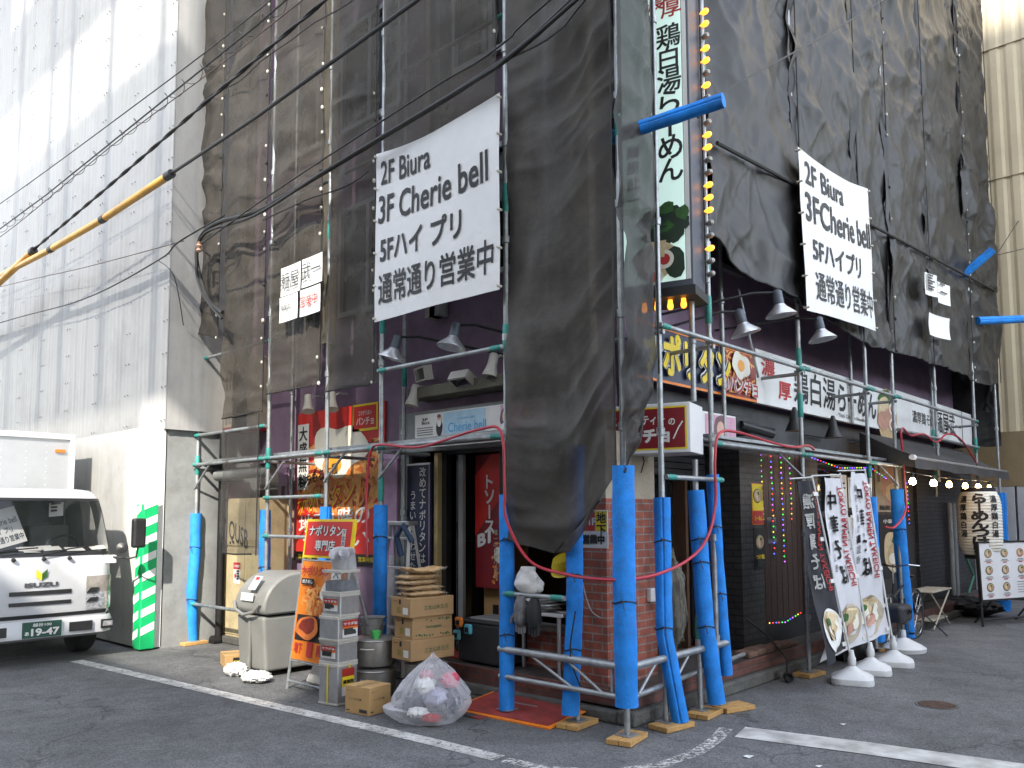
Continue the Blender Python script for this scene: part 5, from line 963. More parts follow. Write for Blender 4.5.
# gloves and cloth on the rail
def hang(label, c, w, h, mat, seed, name, cat):
    mb = MB(); n = 18; k = 16; P = []
    for i in range(k+1):
        v = i/k; ww = w*(.55+.45*math.sin(min(1, v*1.3)*math.pi*.6))*(1 if v < .85 else 1-(v-.85)*3)
        for j in range(n):
            th = 2*math.pi*j/n; q = 1+.7*float(pn(np.array(th*1.5+seed), np.array(v*2.5), seed))+.25*float(ridge(np.array(th*3), np.array(v), seed+1)); P.append((c[0]+ww*.45*q*math.cos(th), c[1]+ww*q*math.sin(th), c[2]-h*v))
    mb.add(P, [(i*n+j, i*n+(j+1) % n, (i+1)*n+(j+1) % n, (i+1)*n+j) for i in range(k) for j in range(n)]+[tuple(range(n)), tuple(range(k*n+n-1, k*n-1, -1))], mat); return tag(mb.build(name, None, True), label, cat, 'work gear hung on the scaffold rail')
def gauntlet(label, c, mat, seed):
    t = thing('work_glove', label, 'glove', c, 'work gear hung on the scaffold rail'); mb = MB()
    mb.tube([(c[0], c[1], c[2]), (c[0], c[1]+.004, c[2]-.07), (c[0], c[1], c[2]-.2), (c[0], c[1]-.004, c[2]-.24)], [.035, .06, .065, .04], mat, 12); mb.build('palm', t, True)
    for i in range(4): mb = MB(); y = c[1]-.045+.03*i; mb.tube([(c[0], y, c[2]-.21), (c[0]-.01, y-.004, c[2]-.26), (c[0]-.02, y-.01, c[2]-.30-.012*(i in (1, 2)))], [.017, .016, .012], mat, 8); mb.build('finger', t, True)
    mb = MB(); mb.tube([(c[0], c[1]+.05, c[2]-.14), (c[0]-.02, c[1]+.085, c[2]-.19), (c[0]-.03, c[1]+.09, c[2]-.23)], [.018, .017, .013], mat, 8); mb.build('thumb', t, True)
gauntlet('grey work glove hanging from the rail by the brick pier', (-.07, 1.02, 1.03), pm('glove_grey', (.14, .14, .15), .8, 0, .3, 20, .5, 40), 2); gauntlet('black work glove hanging right of the grey one on the rail', (-.06, .88, 1.02), pm('glove_black', (.012, .012, .013), .7), 5)
hang('white cloth bundled over the rail above the work gloves', (-.02, .98, 1.28), .11, .24, pm('white_cloth', (.6, .59, .57), .8, 0, .1, 9, .4, 20), 4, 'white_cloth', 'cloth')
t = thing('work_table', 'small white table with papers behind the gloves', 'table', (.55, 1.3, .27)); mb = MB(); mb.box(.45, .68, 1.0, 1.7, .80, .83, white); mb.build('tabletop', t, bevel=.005)
for y in (1.05, 1.65):
    for x in (.47, .66): mb = MB(); mb.cyl((x, y, .27), (x, y, .8), .02, alu, 8); mb.build('leg', t, True)
t = thing('paper_pile', 'loose white papers and plastic piled behind the gloves', 'paper', (.5, 1.3, .83)); mb = MB(); rr = random.Random(2)
for i in range(14): a = rr.uniform(0, 6); x, y, z = .56+rr.uniform(-.05, .05), 1.3+rr.uniform(-.25, .2), .833+i*.009; mb.fbox(Fr((x, y, z), (math.cos(a), math.sin(a), rr.uniform(-.1, .1)), (-math.sin(a), math.cos(a), 0)), -.09, .09, -.12, .12, 0, .003, paper)
mb.build('sheet', t)
t = thing('yellow_helmet', 'yellow safety helmet hung inside the window opening behind the gloves', 'helmet', (.7, 1.15, 1.25)); mb = MB(); mb.lathe((.7, 1.15, 1.22), [(.15, 0), (.13, .01), (.125, .06), (.09, .12), (.001, .145)], yellow, 20, (-.5, 0, .8)); mb.build('shell', t, True)
# red cable and thin wires
def cable(label, pts, r, mat, name='cable', cat='cable', group=None, sub=8, seed=0):
    P = [Vector(p) for p in pts]; Q = []
    for i in range(len(P)-1):
        p0, p1, p2, p3 = P[max(0, i-1)], P[i], P[i+1], P[min(len(P)-1, i+2)]
        for k in range(sub):
            t = k/sub; Q.append(.5*((2*p1)+(-p0+p2)*t+(2*p0-5*p1+4*p2-p3)*t*t+(-p0+3*p1-3*p2+p3)*t**3))
    Q.append(P[-1]); mb = MB(); mb.tube(Q, r, mat, 8); return tag(mb.build(name, None, True), label, cat, group)
rc = pm('red_cable', (.42, .02, .04), .35)
cable('red cable slung from the doorway scaffold round the corner to the right street', [(-.09, 3.13, 1.3), (-.09, 3.15, 1.9), (-.1, 3.08, 2.36), (-.1, 2.9, 2.44), (-.1, 2.3, 2.38), (-.1, 1.5, 2.49), (-.1, 1.22, 2.44), (-.1, 1.18, 1.95), (-.1, 1.16, 1.68), (-.1, .9, 1.34), (-.1, .5, 1.24), (-.1, .05, 1.22), (.2, -.11, 1.24), (.7, -.12, 1.33), (1.05, -.12, 1.5), (1.24, -.11, 1.8), (1.27, -.1, 2.2), (1.36, -.1, 2.44), (1.7, -.1, 2.48), (2.4, -.1, 2.43), (2.9, -.1, 2.41), (3.3, -.1, 2.45), (3.5, -.08, 2.42)], .013, rc, 'red_cable')
cable('red cable wound along the right upper rail and down the sleeve behind the bicycle', [(5.6, -.1, 1.55), (6.0, -.1, 1.55), (6.4, -.12, 1.8), (6.45, -.1, 2.3), (6.4, -.1, 2.85), (6.8, -.1, 2.8), (7.4, -.1, 2.86), (8.0, -.1, 2.78), (8.6, -.1, 2.95), (9.4, -.1, 2.9), (10.3, -.1, 2.55)], .014, rc, 'red_cable')
wg_ = pm('wire_grey', (.3, .3, .3), .5)
cable('thin grey wire curling down the face of the red brick pier', [(.43, .85, 1.9), (.43, .82, 1.5), (.43, .74, 1.1), (.43, .66, .9), (.43, .56, .84)], .006, wg_)
cable('black wire hanging from the corner sleeve to the truss', [(-.05, .45, .95), (-.06, .5, .6), (.0, .45, .35)], .006, black)
t = thing('outlet_box', 'small white electric box on the side of the red brick pier', 'electric box', (1.0, .48, .95)); mb = MB(); mb.box(1.05, 1.15, .45, .498, .93, 1.05, white); mb.build('box', t, bevel=.008)
rag('cloudy plastic sheet crumpled inside the corner window behind the sleeves', (2.0, 1.0, .3), .2, 1.3, pm('dusty_film', (.25, .24, .2), .35, trans=.5), 21, 'plastic_sheet', 'plastic sheet')
# ---------------------------------------------------------------- right street things
fdark = pm('flag_black', (.018, .018, .024), .75, 0, .15, 4, .1, 20); fwh = pm('flag_white', (.60, .60, .63), .8, 0, .06, 4, .1, 20); plw = pm('base_white', (.62, .63, .64), .45, 0, .08, 4, dirt=.15)
def flag(label, base, top, wdir, w, h, blk, seed):
    b = Vector(base); tp = Vector(top); t = thing('banner_flag', label, 'flag', base, 'upright ramen flags on white bases'); ax = (tp-b).normalized()
    mb = MB(); n = 28; P = []                                      # water-filled base
    for r, z in ((1, .0), (1.02, .02), (1.0, .06), (.82, .085), (.42, .13), (.3, .15), (.16, .17), (.13, .18)):
        for j in range(n):
            a = 2*math.pi*j/n; q = min(1/max(abs(math.cos(a)), abs(math.sin(a)), .01), 1.22)*.2 if z < .09 else .2; x = q*r*math.cos(a); y = q*r*math.sin(a)*1.0; co, si = math.cos(.35), math.sin(.35); P.append((b.x+x*co-y*si, b.y+x*si+y*co, .004+z-(.0 if z > .01 else 0)))
    mb.add(P, [(i*n+j, i*n+(j+1) % n, (i+1)*n+(j+1) % n, (i+1)*n+j) for i in range(7) for j in range(n)]+[tuple(range(7*n, 8*n))], plw); mb.build('base', t, True, bevel=0)
    mb = MB(); mb.lathe(b+Vector((0, 0, .17)), [(.03, 0), (.04, .02), (.04, .08), (.03, .1), (.02, .16)], plw, 14); mb.build('collar', t, True)
    mb = MB(); mb.tube([b+Vector((0, 0, .2)), tp], .011, plw, 8); wd = Vector(wdir).normalized(); mb.tube([tp-ax*.02, tp-ax*.05+wd*(w+.04)], .008, plw, 6); mb.build('pole', t, True)
    o = tp-ax*.06
    def pt(u, v):                                                   # u 0 at pole .. 1 free edge, v 0 top .. 1 bottom
        out = .05*math.sin(u*5+v*3+seed)*u+.09*math.sin(v*6+seed*2)*u*v+.05*float(pn(np.array(u*3), np.array(v*4), seed))
        return o+wd*(w*u*(.72+.75*v))-ax*(h*v)-Vector((0, 0, .10*u*u*v))+nn*out
    nn = wd.cross(-ax).normalized(); mb = MB(); nu, nv = 16, 50
    mb.add([pt(i/(nu-1), j/(nv-1)) for i in range(nu) for j in range(nv)], [(i*nv+j, i*nv+j+1, (i+1)*nv+j+1, (i+1)*nv+j) for i in range(nu-1) for j in range(nv-1)], fdark if blk else fwh); cl = mb.build('cloth', t, True)
    class FF:
        def p(s, a, b_, c=0): return pt(1-a, 1-b_)+sgn*c
    # outward side faces the camera street (-y)
    sgn = nn*(1 if nn.y < 0 else -1); F = FF(); mb = MB(); tc_ = wht if blk else ink
    big = '濃厚鶏そば' if blk else '中華そば'
    nb = len(big); st = .58/nb
    for i, ch in enumerate(big):
        vs, fs = glyph(ch); lo, hi = vs.min(0)-.03, vs.max(0)+.03
        for k, (dx, dy) in enumerate(_fat(.03)):
            P = []
            for x, y in vs: q_ = ((x+dx-lo[0])/(hi[0]-lo[0]), (y+dy-lo[1])/(hi[1]-lo[1])); P.append(F.p(.32+(1-q_[0])*.34, .93-st*i-st*.84+q_[1]*st*.78, .012+.0002*k))
            mb.add(P, fs, tc_)
    if not blk:
        for i, ch in enumerate('東京拉麺竹一監修'):
            vs, fs = glyph(ch); lo, hi = vs.min(0), vs.max(0); mb.add([F.p(.1+(1-(x-lo[0])/(hi[0]-lo[0]))*.14, .93-.06*i-.05+(y-lo[1])/(hi[1]-lo[1])*.045, .012) for x, y in vs], fs, tc_)
    s_ = 'TOKYO RAMEN TAKEICHI'; vs, fs = glyph(s_); lo, hi = vs.min(0), vs.max(0)
    for k, (dx, dy) in enumerate(_fat(.03)):
        P = []
        for x, y in vs: qx, qy = (x+dx-lo[0])/(hi[0]-lo[0]), (y+dy-lo[1])/(hi[1]-lo[1]); P.append(F.p(.90-qy*.16, .95-qx*.60, .012+.0002*k))
        mb.add(P, fs, redink); mb.build('lettering', t)
    mb = MB()
    def bl(a, b_, ra, rb, c, m_, jit=.1, sd=1):
        rr = random.Random(sd); ph = rr.uniform(0, 6); mb.add([F.p(min(.98, max(.02, a+ra*math.cos(k*.26)*(1+jit*math.sin(3*k*.26+ph)))), max(.015, b_+rb*math.sin(k*.26)*(1+jit*math.sin(2*k*.26+ph))), c) for k in range(24)], [tuple(range(24))], m_)
    bl(.5, .14, .44, .12, .012, wht if blk else cream, .05); bl(.48, .17, .33, .085, .016, broth, .1, 3); bl(.55, .19, .25, .06, .02, noodle, .15, 4); bl(.35, .16, .13, .05, .023, eggw, .15, 5); bl(.7, .15, .12, .045, .025, eggw, .15, 6); bl(.3, .2, .09, .03, .028, green, .4, 7); bl(.5, .12, .12, .04, .03, pork, .2, 8)
    if not blk: bl(.25, .05, .1, .03, .03, orange, .2, 9)
    mb.build('picture', t)
    mb = MB()
    for v in (.08, .35, .6, .83, .97): mb.fbox(Fr(pt(0, v), wd, ax), -.03, .07, -.02, .02, -.008, .014, wht)
    mb.build('loop', t)
flag('black flag with white brush characters on the base nearest the street corner', (3.30, -.48, 0), (3.08, -.22, 2.12), (-1, .08, 0), .42, 1.74, True, 1); flag('white flag just behind the black one, on the middle base of the row', (3.95, -.44, 0), (3.85, -.22, 2.17), (-1, .08, 0), .62, 1.80, False, 2); flag('rear white flag at the bicycle end of the row', (4.60, -.47, 0), (4.62, -.22, 2.25), (-1, .08, 0), .66, 1.85, False, 3)
t = thing('flag_base', 'empty white flag base behind the others beside the bicycle', 'flag base', (5.7, -.28, 0)); mb = MB(); mb.lathe((5.65, -.25, .004), [(.25, 0), (.26, .05), (.2, .09), (.08, .15), (.035, .17), (.03, .26), (.001, .265)], plw, 24); mb.build('base', t, True)
# fairy lights
cols = [pm('led_red', (1, .05, .03), .3, emit=.5), pm('led_green', (.05, 1, .1), .3, emit=.4), pm('led_blue', (.06, .1, 1), .3, emit=.7), pm('led_yellow', (1, .7, .05), .3, emit=.4), pm('led_violet', (.5, .1, 1), .3, emit=.6)]
def lights(label, pts, step):
    t = thing('fairy_light_string', label, 'fairy lights', pts[0], 'fairy light strings on the dark shopfront'); mb = MB(); mb.tube(pts, .003, black, 5); mb.build('cord', t); mb = MB(); k = random.randint(0, 4)
    for a, b in zip(pts[:-1], pts[1:]):
        a, b = Vector(a), Vector(b); n = int((b-a).length/step)
        for i in range(n): p = a.lerp(b, i/n); k += 1; mb.ball((p.x+random.uniform(-.008, .008), p.y-.01, p.z), .008, cols[(k*7+random.randint(0, 1)) % 5], 6, 4)
    mb.build('bulb', t)
for i, x in enumerate((3.46, 3.72, 3.98, 4.22)): lights(['fairy light string along the edge of the black brick pier', 'second fairy light string from the black brick pier, over the wooden door', 'third fairy light string from the black brick pier, over the wooden door', 'fairy light string on the wooden door nearest the black flag'][i], [(x, .53, 2.45), (x+.02, .53, [1.6, 1.2, 1.1, 1.6][i])], .06)
lights('fairy light string along the foot of the wooden door', [(3.5, .5, .5), (3.9, .5, .47), (4.4, .5, .55)], .07); lights('fairy light string hung level above the flags', [(3.5, .35, 2.5), (5.2, .3, 2.3), (6.3, .3, 2.35), (7, .3, 2.2)], .08); lights('fairy light string down the edge of the noodle posters', [(8.5, .5, 2.2), (8.52, .5, 1.5)], .06)
# awning, bulbs
aw = pm('awning_cloth', (.045, .042, .042), .7, 0, .25, 4, .2, 30)
t = thing('awning', 'black sloping awning over the far shopfront', 'awning', (8, .1, 2.6)); mb = MB(); n = 40; A = np.linspace(6.35, 11.6, n); P = []
for a in A:
    for v in np.linspace(0, 1, 10): P.append((a-(.25*v), .44-.78*v, 2.86-.40*v+.02*math.sin(a*3+v*2)*v-.03*math.sin(v*3.14)))
mb.add(P, [(i*10+j, (i+1)*10+j, (i+1)*10+j+1, i*10+j+1) for i in range(n-1) for j in range(9)], aw); mb.build('canopy', t, True); mb = MB(); P = []
for a in A:
    for v in (0, .5, 1): P.append((a-.25, -.342-.015*math.sin(a*5)*v, 2.455-.14*v-.012*math.sin(a*4)*v))
mb.add(P, [(i*3+j, (i+1)*3+j, (i+1)*3+j+1, i*3+j+1) for i in range(n-1) for j in range(2)], aw); mb.build('valance', t, True); mb = MB(); mb.add([(6.35, .44, 2.85), (6.1, -.34, 2.45), (6.1, -.34, 2.32), (6.35, .44, 2.5)], [(0, 1, 2, 3)], aw); mb.cyl((6.1, -.33, 2.45), (11.35, -.33, 2.45), .02, alu, 8); mb.build('front_bar', t); mb = MB(); mb.cyl((6.02, -.33, 2.45), (6.12, -.33, 2.45), .035, white, 14); mb.build('end_cap', t, True)
hot = pm('hot_bulb', (1, .80, .55), .3, emit=14); hot2 = pm('warm_bulb', (1, .55, .2), .3, emit=8)
t = thing('bulb_cable', 'black cord carrying the row of bulbs under the awning', 'cord', (6, -.35, 2.25)); mb = MB(); mb.tube([(5.7, -.33, 2.25), (7, -.35, 2.22), (8.5, -.35, 2.23), (10.2, -.35, 2.24)], .006, black, 5); mb.build('cord', t)
for i, (x, hm, sz) in enumerate([(5.95, hot, 1), (6.85, hot, 1.1), (7.6, hot2, 1), (8.45, hot2, .95), (9.21, hot, 1), (9.9, hot2, .8)]):
    t = thing('string_bulb', ['first lit bulb from the flags in the row under the awning', 'second lit bulb from the flags, the brightest under the awning', 'third bulb from the flags, glowing orange under the awning', 'fourth bulb from the flags, glowing orange under the awning', 'bright bulb just above the paper lantern', 'dimmest last bulb of the row at the outer end of the awning'][i], 'bulb', (x, -.35, 2.2), 'bulbs strung under the awning'); mb = MB(); mb.lathe((x, -.35, 2.22), [(.018, -.02), (.022, 0), (.022, .04), (.018, .045)], black, 10, (0, 0, -1)); mb.build('socket', t, True); mb = MB(); mb.lathe((x, -.35, 2.18), [(.018, 0), (.03*sz, .02), (.042*sz, .05), (.036*sz, .08), (.001, .095)], hm, 14, (0, 0, -1)); mb.build('glass', t, True)
# lantern
lt = pm('lantern_paper', (.76, .73, .64), .7, 0, .06, 6, .15, 20); t = thing('paper_lantern', 'large cream paper lantern with black brush lettering hanging at the end of the awning', 'lantern', (9.3, -.3, 1.05)); c = Vector((9.40, -.30, 0)); Rl = .31
def lr(z): return Rl*(1-.22*abs((z-1.56)/.5)**5)
mb = MB(); prof = []
for i in range(64): z = 1.06+i/63*1.0; prof.append((lr(z)+.010*abs(math.sin(i*math.pi/3)), z))
mb.lathe(c, prof, lt, 40); mb.build('shade', t, True); mb = MB(); mb.lathe(c, [(.235, 2.05), (.245, 2.05), (.245, 2.12), (.18, 2.13)], black, 30); mb.lathe(c, [(.18, 1.0), (.235, 1.0), (.235, 1.07), (.17, 1.07)], black, 30); mb.cyl(c+Vector((0, 0, 2.1)), c+Vector((0, 0, 2.5)), .01, black, 6); mb.build('ring', t, True)
class LFm:
    def __init__(s, th): s.th = th
    def p(s, a, b, cc=0): r_ = lr(b)+.014; th = s.th+a/Rl; return c+Vector((math.cos(th)*r_, math.sin(th)*r_, b))
mb = MB(); th0 = math.atan2(-3.38, -14.7); vtext(mb, LFm(th0+.02), 'らーめんつけ麺', 0, 2.03, .16, ink, .05, 0, .135, wide=1.5); vtext(mb, LFm(th0+.72), '濃厚鶏白湯', 0, 2.0, .12, ink, .03, 0, .135); vtext(mb, LFm(th0-.75), '濃厚鶏白湯', 0, 2.0, .12, ink, .03, 0, .135); mb.build('lettering', t)
# menu board
t = thing('menu_board', 'white menu board of ramen bowls on a black stand at the far right', 'menu board', (9.3, -.5, 0)); fm = Fr((8.82, -.42, .40), (1, -.42, 0), (.12, .05, 1)); fm2 = fm; wm, hm_ = 1.55, .86
mb = MB(); mb.fbox(fm, 0, wm, 0, hm_, -.03, 0, white); mb.build('panel', t); mb = MB()
for q_ in ((-.03, 0, -.03, hm_+.03), (wm, wm+.03, -.03, hm_+.03), (0, wm, -.03, 0), (0, wm, hm_, hm_+.03)): mb.fbox(fm, *q_, -.04, .01, black)
for a in (-.015, wm+.015): mb.tube([fm.p(a, 0, -.015), fm.p(a, -.42, -.015)], .018, black, 8); mb.tube([fm.p(a+.3 if a < 1 else a-.3, .0, -.03), fm.p(a+.3 if a < 1 else a-.3, -.40, -.4)], .014, black, 8)
mb.tube([fm.p(0, -.30, -.015), fm.p(wm, -.30, -.015)], .016, black, 8); mb.build('frame', t)
mb = MB(); mb2 = MB()
for i in range(3):
    for j in range(4):
        a, b = .2+.38*j, .70-.26*i
        if i == 2 and j > 1:
            for k_ in range(5): mb2.rect(fm, a-.12, a+.1, b+.06-k_*.04, b+.068-k_*.04, .003, thin)
            continue
        bowl(mb, fm, a, b, .085, .004, i*4+j, redink if (i, j) in ((0, 2),) else None); mb2.rect(fm, a-.07, a+.07, b-.105, b-.095, .003, thin); mb2.rect(fm, a-.1, a+.1, b-.125, b-.118, .003, thin); mb2.rect(fm, a-.05, a+.05, b-.15, b-.135, .003, redink)
mb.build('picture', t); mb2.build('lettering', t)
# folding stool
t = thing('folding_stool', 'pale folding stool with crossed legs in front of the black bowl poster', 'stool', (8.4, .1, 0)); mb = MB(); sl_m = pm('seat_slat', (.42, .38, .3), .6)
for i in range(5): mb.box(7.75+i*.001, 8.75, -.02+i*.075, .045+i*.075, .55, .57, sl_m)
mb.build('seat', t, bevel=.004)
for y in (0, .32):
    for xa, xb in ((7.8, 8.7), (8.7, 7.8)): mb = MB(); mb.tube([(xa, y+(.02 if xa < xb else 0), .55), (xb, y+(.02 if xa < xb else 0), .02)], .012, sl_m, 6); mb.build('leg', t, True)
mb = MB(); mb.box(7.8, 8.6, .02, .28, .13, .15, sl_m); mb.build('lower_shelf', t)
# bicycle (parked lengthways along the kerb)
t = thing('bicycle', 'black bicycle with a front basket cover parked behind the flags', 'bicycle', (6.2, -.05, 0)); bk = pm('bike_black', (.02, .02, .022), .3, .3); chrome = pm('bike_chrome', (.5, .5, .5), .2, 1); rubber = pm('rubber', (.02, .02, .02), .8)
for x in (6.95, 5.9):
    mb = MB(); mb.tube([(x+.33*math.cos(a), -.02, .335+.33*math.sin(a)) for a in np.linspace(0, 6.2832, 41)], .018, rubber, 8, False); wh = mb.build('wheel', t, True); mb = MB(); mb.tube([(x+.305*math.cos(a), -.02, .335+.305*math.sin(a)) for a in np.linspace(0, 6.2832, 41)], .01, chrome, 6, False); mb.build('rim', wh, True); mb = MB()
    for k_ in range(18): a = k_*2*math.pi/18; mb.tube([(x, -.02+(.02 if k_ % 2 else -.02), .335), (x+.305*math.cos(a), -.02, .335+.305*math.sin(a))], .0018, chrome, 4)
    mb.cyl((x, -.06, .335), (x, .02, .335), .02, chrome, 8); mb.build('spoke', wh)
mb = MB(); J = dict(bb=(6.38, -.02, .29), st=(6.55, -.02, .78), hd=(6.08, -.02, .80), hb=(6.03, -.02, .62), ra=(6.95, -.02, .335), fa=(5.9, -.02, .335))
for a, b in (('bb', 'st'), ('bb', 'hb'), ('st', 'hb'), ('bb', 'ra'), ('st', 'ra'), ('hd', 'hb'), ('hb', 'fa')): mb.tube([J[a], J[b]], .016, bk, 8)
mb.build('frame', t, True); mb = MB(); mb.tube([(6.08, -.02, .8), (6.09, -.02, 1.0), (6.15, .0, 1.04)], .012, chrome, 8); mb.tube([(6.3, -.28, 1.03), (6.12, -.2, 1.05), (6.1, -.02, 1.02), (6.12, .16, 1.05), (6.3, .24, 1.03)], .012, chrome, 8); mb.build('handlebar', t, True)
mb = MB(); mb.lathe((6.6, -.02, .86), [(.001, -.02), (.09, -.01), (.11, .02), (.06, .05), (.001, .055)], bk, 14); mb.cyl((6.55, -.02, .75), (6.59, -.02, .86), .012, chrome, 8); mb.build('saddle', t, True); mb = MB(); mb.cyl((6.38, -.08, .29), (6.38, .04, .29), .05, chrome, 12); mb.tube([(6.38, -.08, .29), (6.42, -.09, .14)], .009, chrome, 6); mb.box(6.37, 6.47, -.16, -.09, .12, .14, bk); mb.build('crank', t, True)
mb = MB(); n = 10; f_ = Fr((5.62, -.26, .34), (1, 0, 0)); mb.fbox(f_, 0, .42, 0, .22, -.42, 0, pm('bag_black', (.03, .03, .035), .45, 0, .2, 9, .3, 15)); mb.build('basket_bag', t, bevel=.05, seg=3); mb = MB(); mb.tube([(5.8, -.27, .45), (5.8, -.29, .5), (5.9, -.29, .5), (5.9, -.27, .45)], .01, bk, 6); mb.tube([(7.1, -.1, .3), (7.35, -.3, .01)], .009, bk, 6); mb.build('stand', t)
# odds and ends at the kerb
cb_ = pm('kerb_stone', (.19, .11, .08), .85, 0, .35, 8, .5, 40, dirt=.3)
t = thing('loose_bricks', 'row of rough reddish paving stones on the step beside the black brick pier', 'paving stones', (2.6, .3, .26)); mb = MB(); rr = random.Random(5)
for i in range(6): x = 2.5+i*.2; mb.box(x, x+.19, .225+rr.uniform(0, .02), .42, .262, .30+rr.uniform(0, .03), cb_)
mb.build('stone', t, bevel=.015)
t = thing('dark_lamp', 'small black ground lamp on its cable beside the black flag', 'ground lamp', (3.0, .0, 0)); mb = MB(); mb.lathe((2.9, .02, .055), [(.02, -.08), (.045, -.07), (.05, .05), (.04, .06), (.01, .03)], black, 14, (-.8, -.5, .1)); mb.build('head', t, True); mb = MB(); mb.tube([(2.95, .05, .06), (3.1, .12, .2), (3.0, .3, .45), (2.95, .49, .6)], .012, black, 6); mb.build('cable', t, True)
o = rag('dark heap of rubbish bags on the kerb beneath the paper lantern', (10.2, .25, .003), .4, .35, pm('heap_dark', (.015, .015, .017), .6), 31, 'rubbish_heap'); rag('dark bundle against the kerb behind the white flag bases', (4.55, .02, .003), .17, .5, MATS['heap_dark'], 33, 'dark_bundle', 'bundle')
t = thing('standpipe', 'pair of grey pipes with a green hose standing below the paper lantern', 'pipe', (10.6, .4, 0)); mb = MB()
for x in (10.5, 10.75): mb.cyl((x, .42, .1), (x, .42, 1.9), .05, grey, 10)
mb.build('pipe', t, True); mb = MB(); mb.tube([(10.9, .35, 1.3), (11, .3, .9), (11.2, .25, .6), (11.0, .3, .3)], .02, pm('hose_green', (.05, .25, .15), .5), 8); mb.build('hose', t, True)
t = thing('blue_bucket', 'blue plastic bucket behind the legs of the menu board', 'bucket', (11.3, -.3, 0)); mb = MB(); mb.lathe((11.3, -.15, .003), [(.13, 0), (.17, .34), (.18, .35), (.16, .34), (.12, .02)], foam, 20); mb.build('bucket', t, True); mb = MB(); mb.tube([(11.14, -.15, .3), (11.2, -.3, .2), (11.4, -.3, .2), (11.46, -.15, .3)], .006, chrome, 6); mb.build('handle', t)
t = thing('manhole_cover', 'small rusty round cover set in the road of the right street', 'manhole cover', (2.85, -1.4, 0)); mb = MB(); rust = pm('rusty_iron', (.09, .05, .035), .8, .3, .4, 20, .6, 60); mb.lathe((2.82, -1.4, .004), [(.15, -.003), (.15, .003), (.14, .004), (.001, .004)], rust, 26); mb.build('cover', t); mb = MB(); mb.lathe((2.82, -1.4, .003), [(.18, -.002), (.18, .002), (.155, .002), (.155, -.002)], con, 26); mb.build('ring', t)
for i, (x, y, l, s_) in enumerate([(.2, -.9, 'bigger scrap of white paper on the road near the curved line', .05), (.32, -1.35, 'small scrap of white paper on the road before the stop line', .03), (1.55, -1.05, 'scrap of white paper on the road behind the stop line', .03)]):
    mb = MB(); mb.add([(x, y, .004), (x+s_, y-.01, .014), (x+s_*1.1, y+s_, .006), (x-.01, y+s_*.9, .012)], [(0, 1, 2, 3)], paper); tag(mb.build('paper_scrap'), l, 'paper scrap', 'paper scraps on the road')

# ---------------------------------------------------------------- truck
tw = pm('truck_white', (.49, .50, .515), .25, 0, .05, 2, dirt=.12); tgl = pm('windscreen', (.02, .025, .025), .04, 0, .05, 2, trans=.62, spec=.7); tint = pm('cab_trim', (.09, .095, .09), .6, 0, .2); tdk = pm('truck_black', (.012, .012, .013), .45, 0, .2)
XC, YF, HWt = -1.92, 6.95, .83
T = thing('box_truck', 'white box truck with a green number plate parked facing the viewer beside the hoarding', 'truck', (XC, YF+2, 0))
prof = [(.50, .83, .02), (.62, .83, .0), (.98, .83, .0), (1.22, .825, .02), (1.28, .82, .04), (1.40, .812, .07), (1.6, .79, .12), (1.8, .765, .18), (1.93, .74, .225), (2.0, .72, .27), (2.05, .68, .36), (2.07, .6, .5)]
def outline(hw, yf, z, off=0):
    r = .17; pts = []
    for a in np.linspace(0, math.pi/2, 7): pts.append((XC-hw-off+r-r*math.cos(a), YF+yf-off+r-r*math.sin(a), z))     # front left corner, from side to front
    pts = [(XC-hw-off, YF+1.62, z), (XC-hw-off, YF+1.0, z), (XC-hw-off, YF+yf+.45, z)]+pts
    mid = [(XC+x, YF+yf-off-.012*(1-(x/.5)**2), z) for x in np.linspace(-.5, .5, 7)]
    return pts+mid+[(2*XC-x, y, zz) for x, y, zz in pts[::-1]]
n = len(outline(.8, 0, 1)); rows_ = [outline(h, y, z) for z, h, y in prof]
mb = MB(); fs = []
for i in range(len(rows_)-1):
    for j in range(n-1):
        wnd = 4 <= i < 8 and (4 <= j <= n-6 or (j == 1 or j == n-3))
        if not wnd: fs.append((i*n+j, i*n+j+1, (i+1)*n+j+1, (i+1)*n+j))
fs += [tuple(range((len(rows_)-1)*n, len(rows_)*n))]+[((i+1)*n, (i+1)*n+n-1, i*n+n-1, i*n) for i in range(len(rows_)-1)]
mb.add([p for r_ in rows_ for p in r_], fs, tw); mb.build('cab', T, True)
def wrap(z0, z1, j0, j1, off, mat, name, steps=5, parent=T):
    zz = [p[0] for p in prof]; mb = MB(); R2 = []
    for z in np.linspace(z0, z1, steps): h = float(np.interp(z, zz, [p[1] for p in prof])); y = float(np.interp(z, zz, [p[2] for p in prof])); R2.append(outline(h, y, z, off)[j0:j1])
    k = len(R2[0]); mb.add([p for r_ in R2 for p in r_], [(i*k+j, i*k+j+1, (i+1)*k+j+1, (i+1)*k+j) for i in range(steps-1) for j in range(k-1)], mat); return mb.build(name, parent, True)
ws = wrap(1.285, 1.925, 4, n-4, .004, tgl, 'windscreen', 8)
wrap(1.255, 1.295, 3, n-3, .008, tdk, 'screen_seal', 2); wrap(1.915, 1.95, 3, n-3, .008, tdk, 'screen_seal', 2); wrap(1.29, 1.93, 3, 6, .007, tdk, 'screen_seal', 6); wrap(1.29, 1.93, n-6, n-3, .007, tdk, 'screen_seal', 6)
for j0 in (1, n-3): wrap(1.30, 1.92, j0, j0+2, .003, tgl, 'side_window')
mb = MB(); mb.box(XC-.78, XC+.78, YF+.2, YF+.55, .9, 1.29, tdk); mb.box(XC-.75, XC+.75, YF+1.55, YF+1.6, .6, 1.95, tint); mb.box(XC-.8, XC+.8, YF+.05, YF+1.6, .5, .56, tdk)
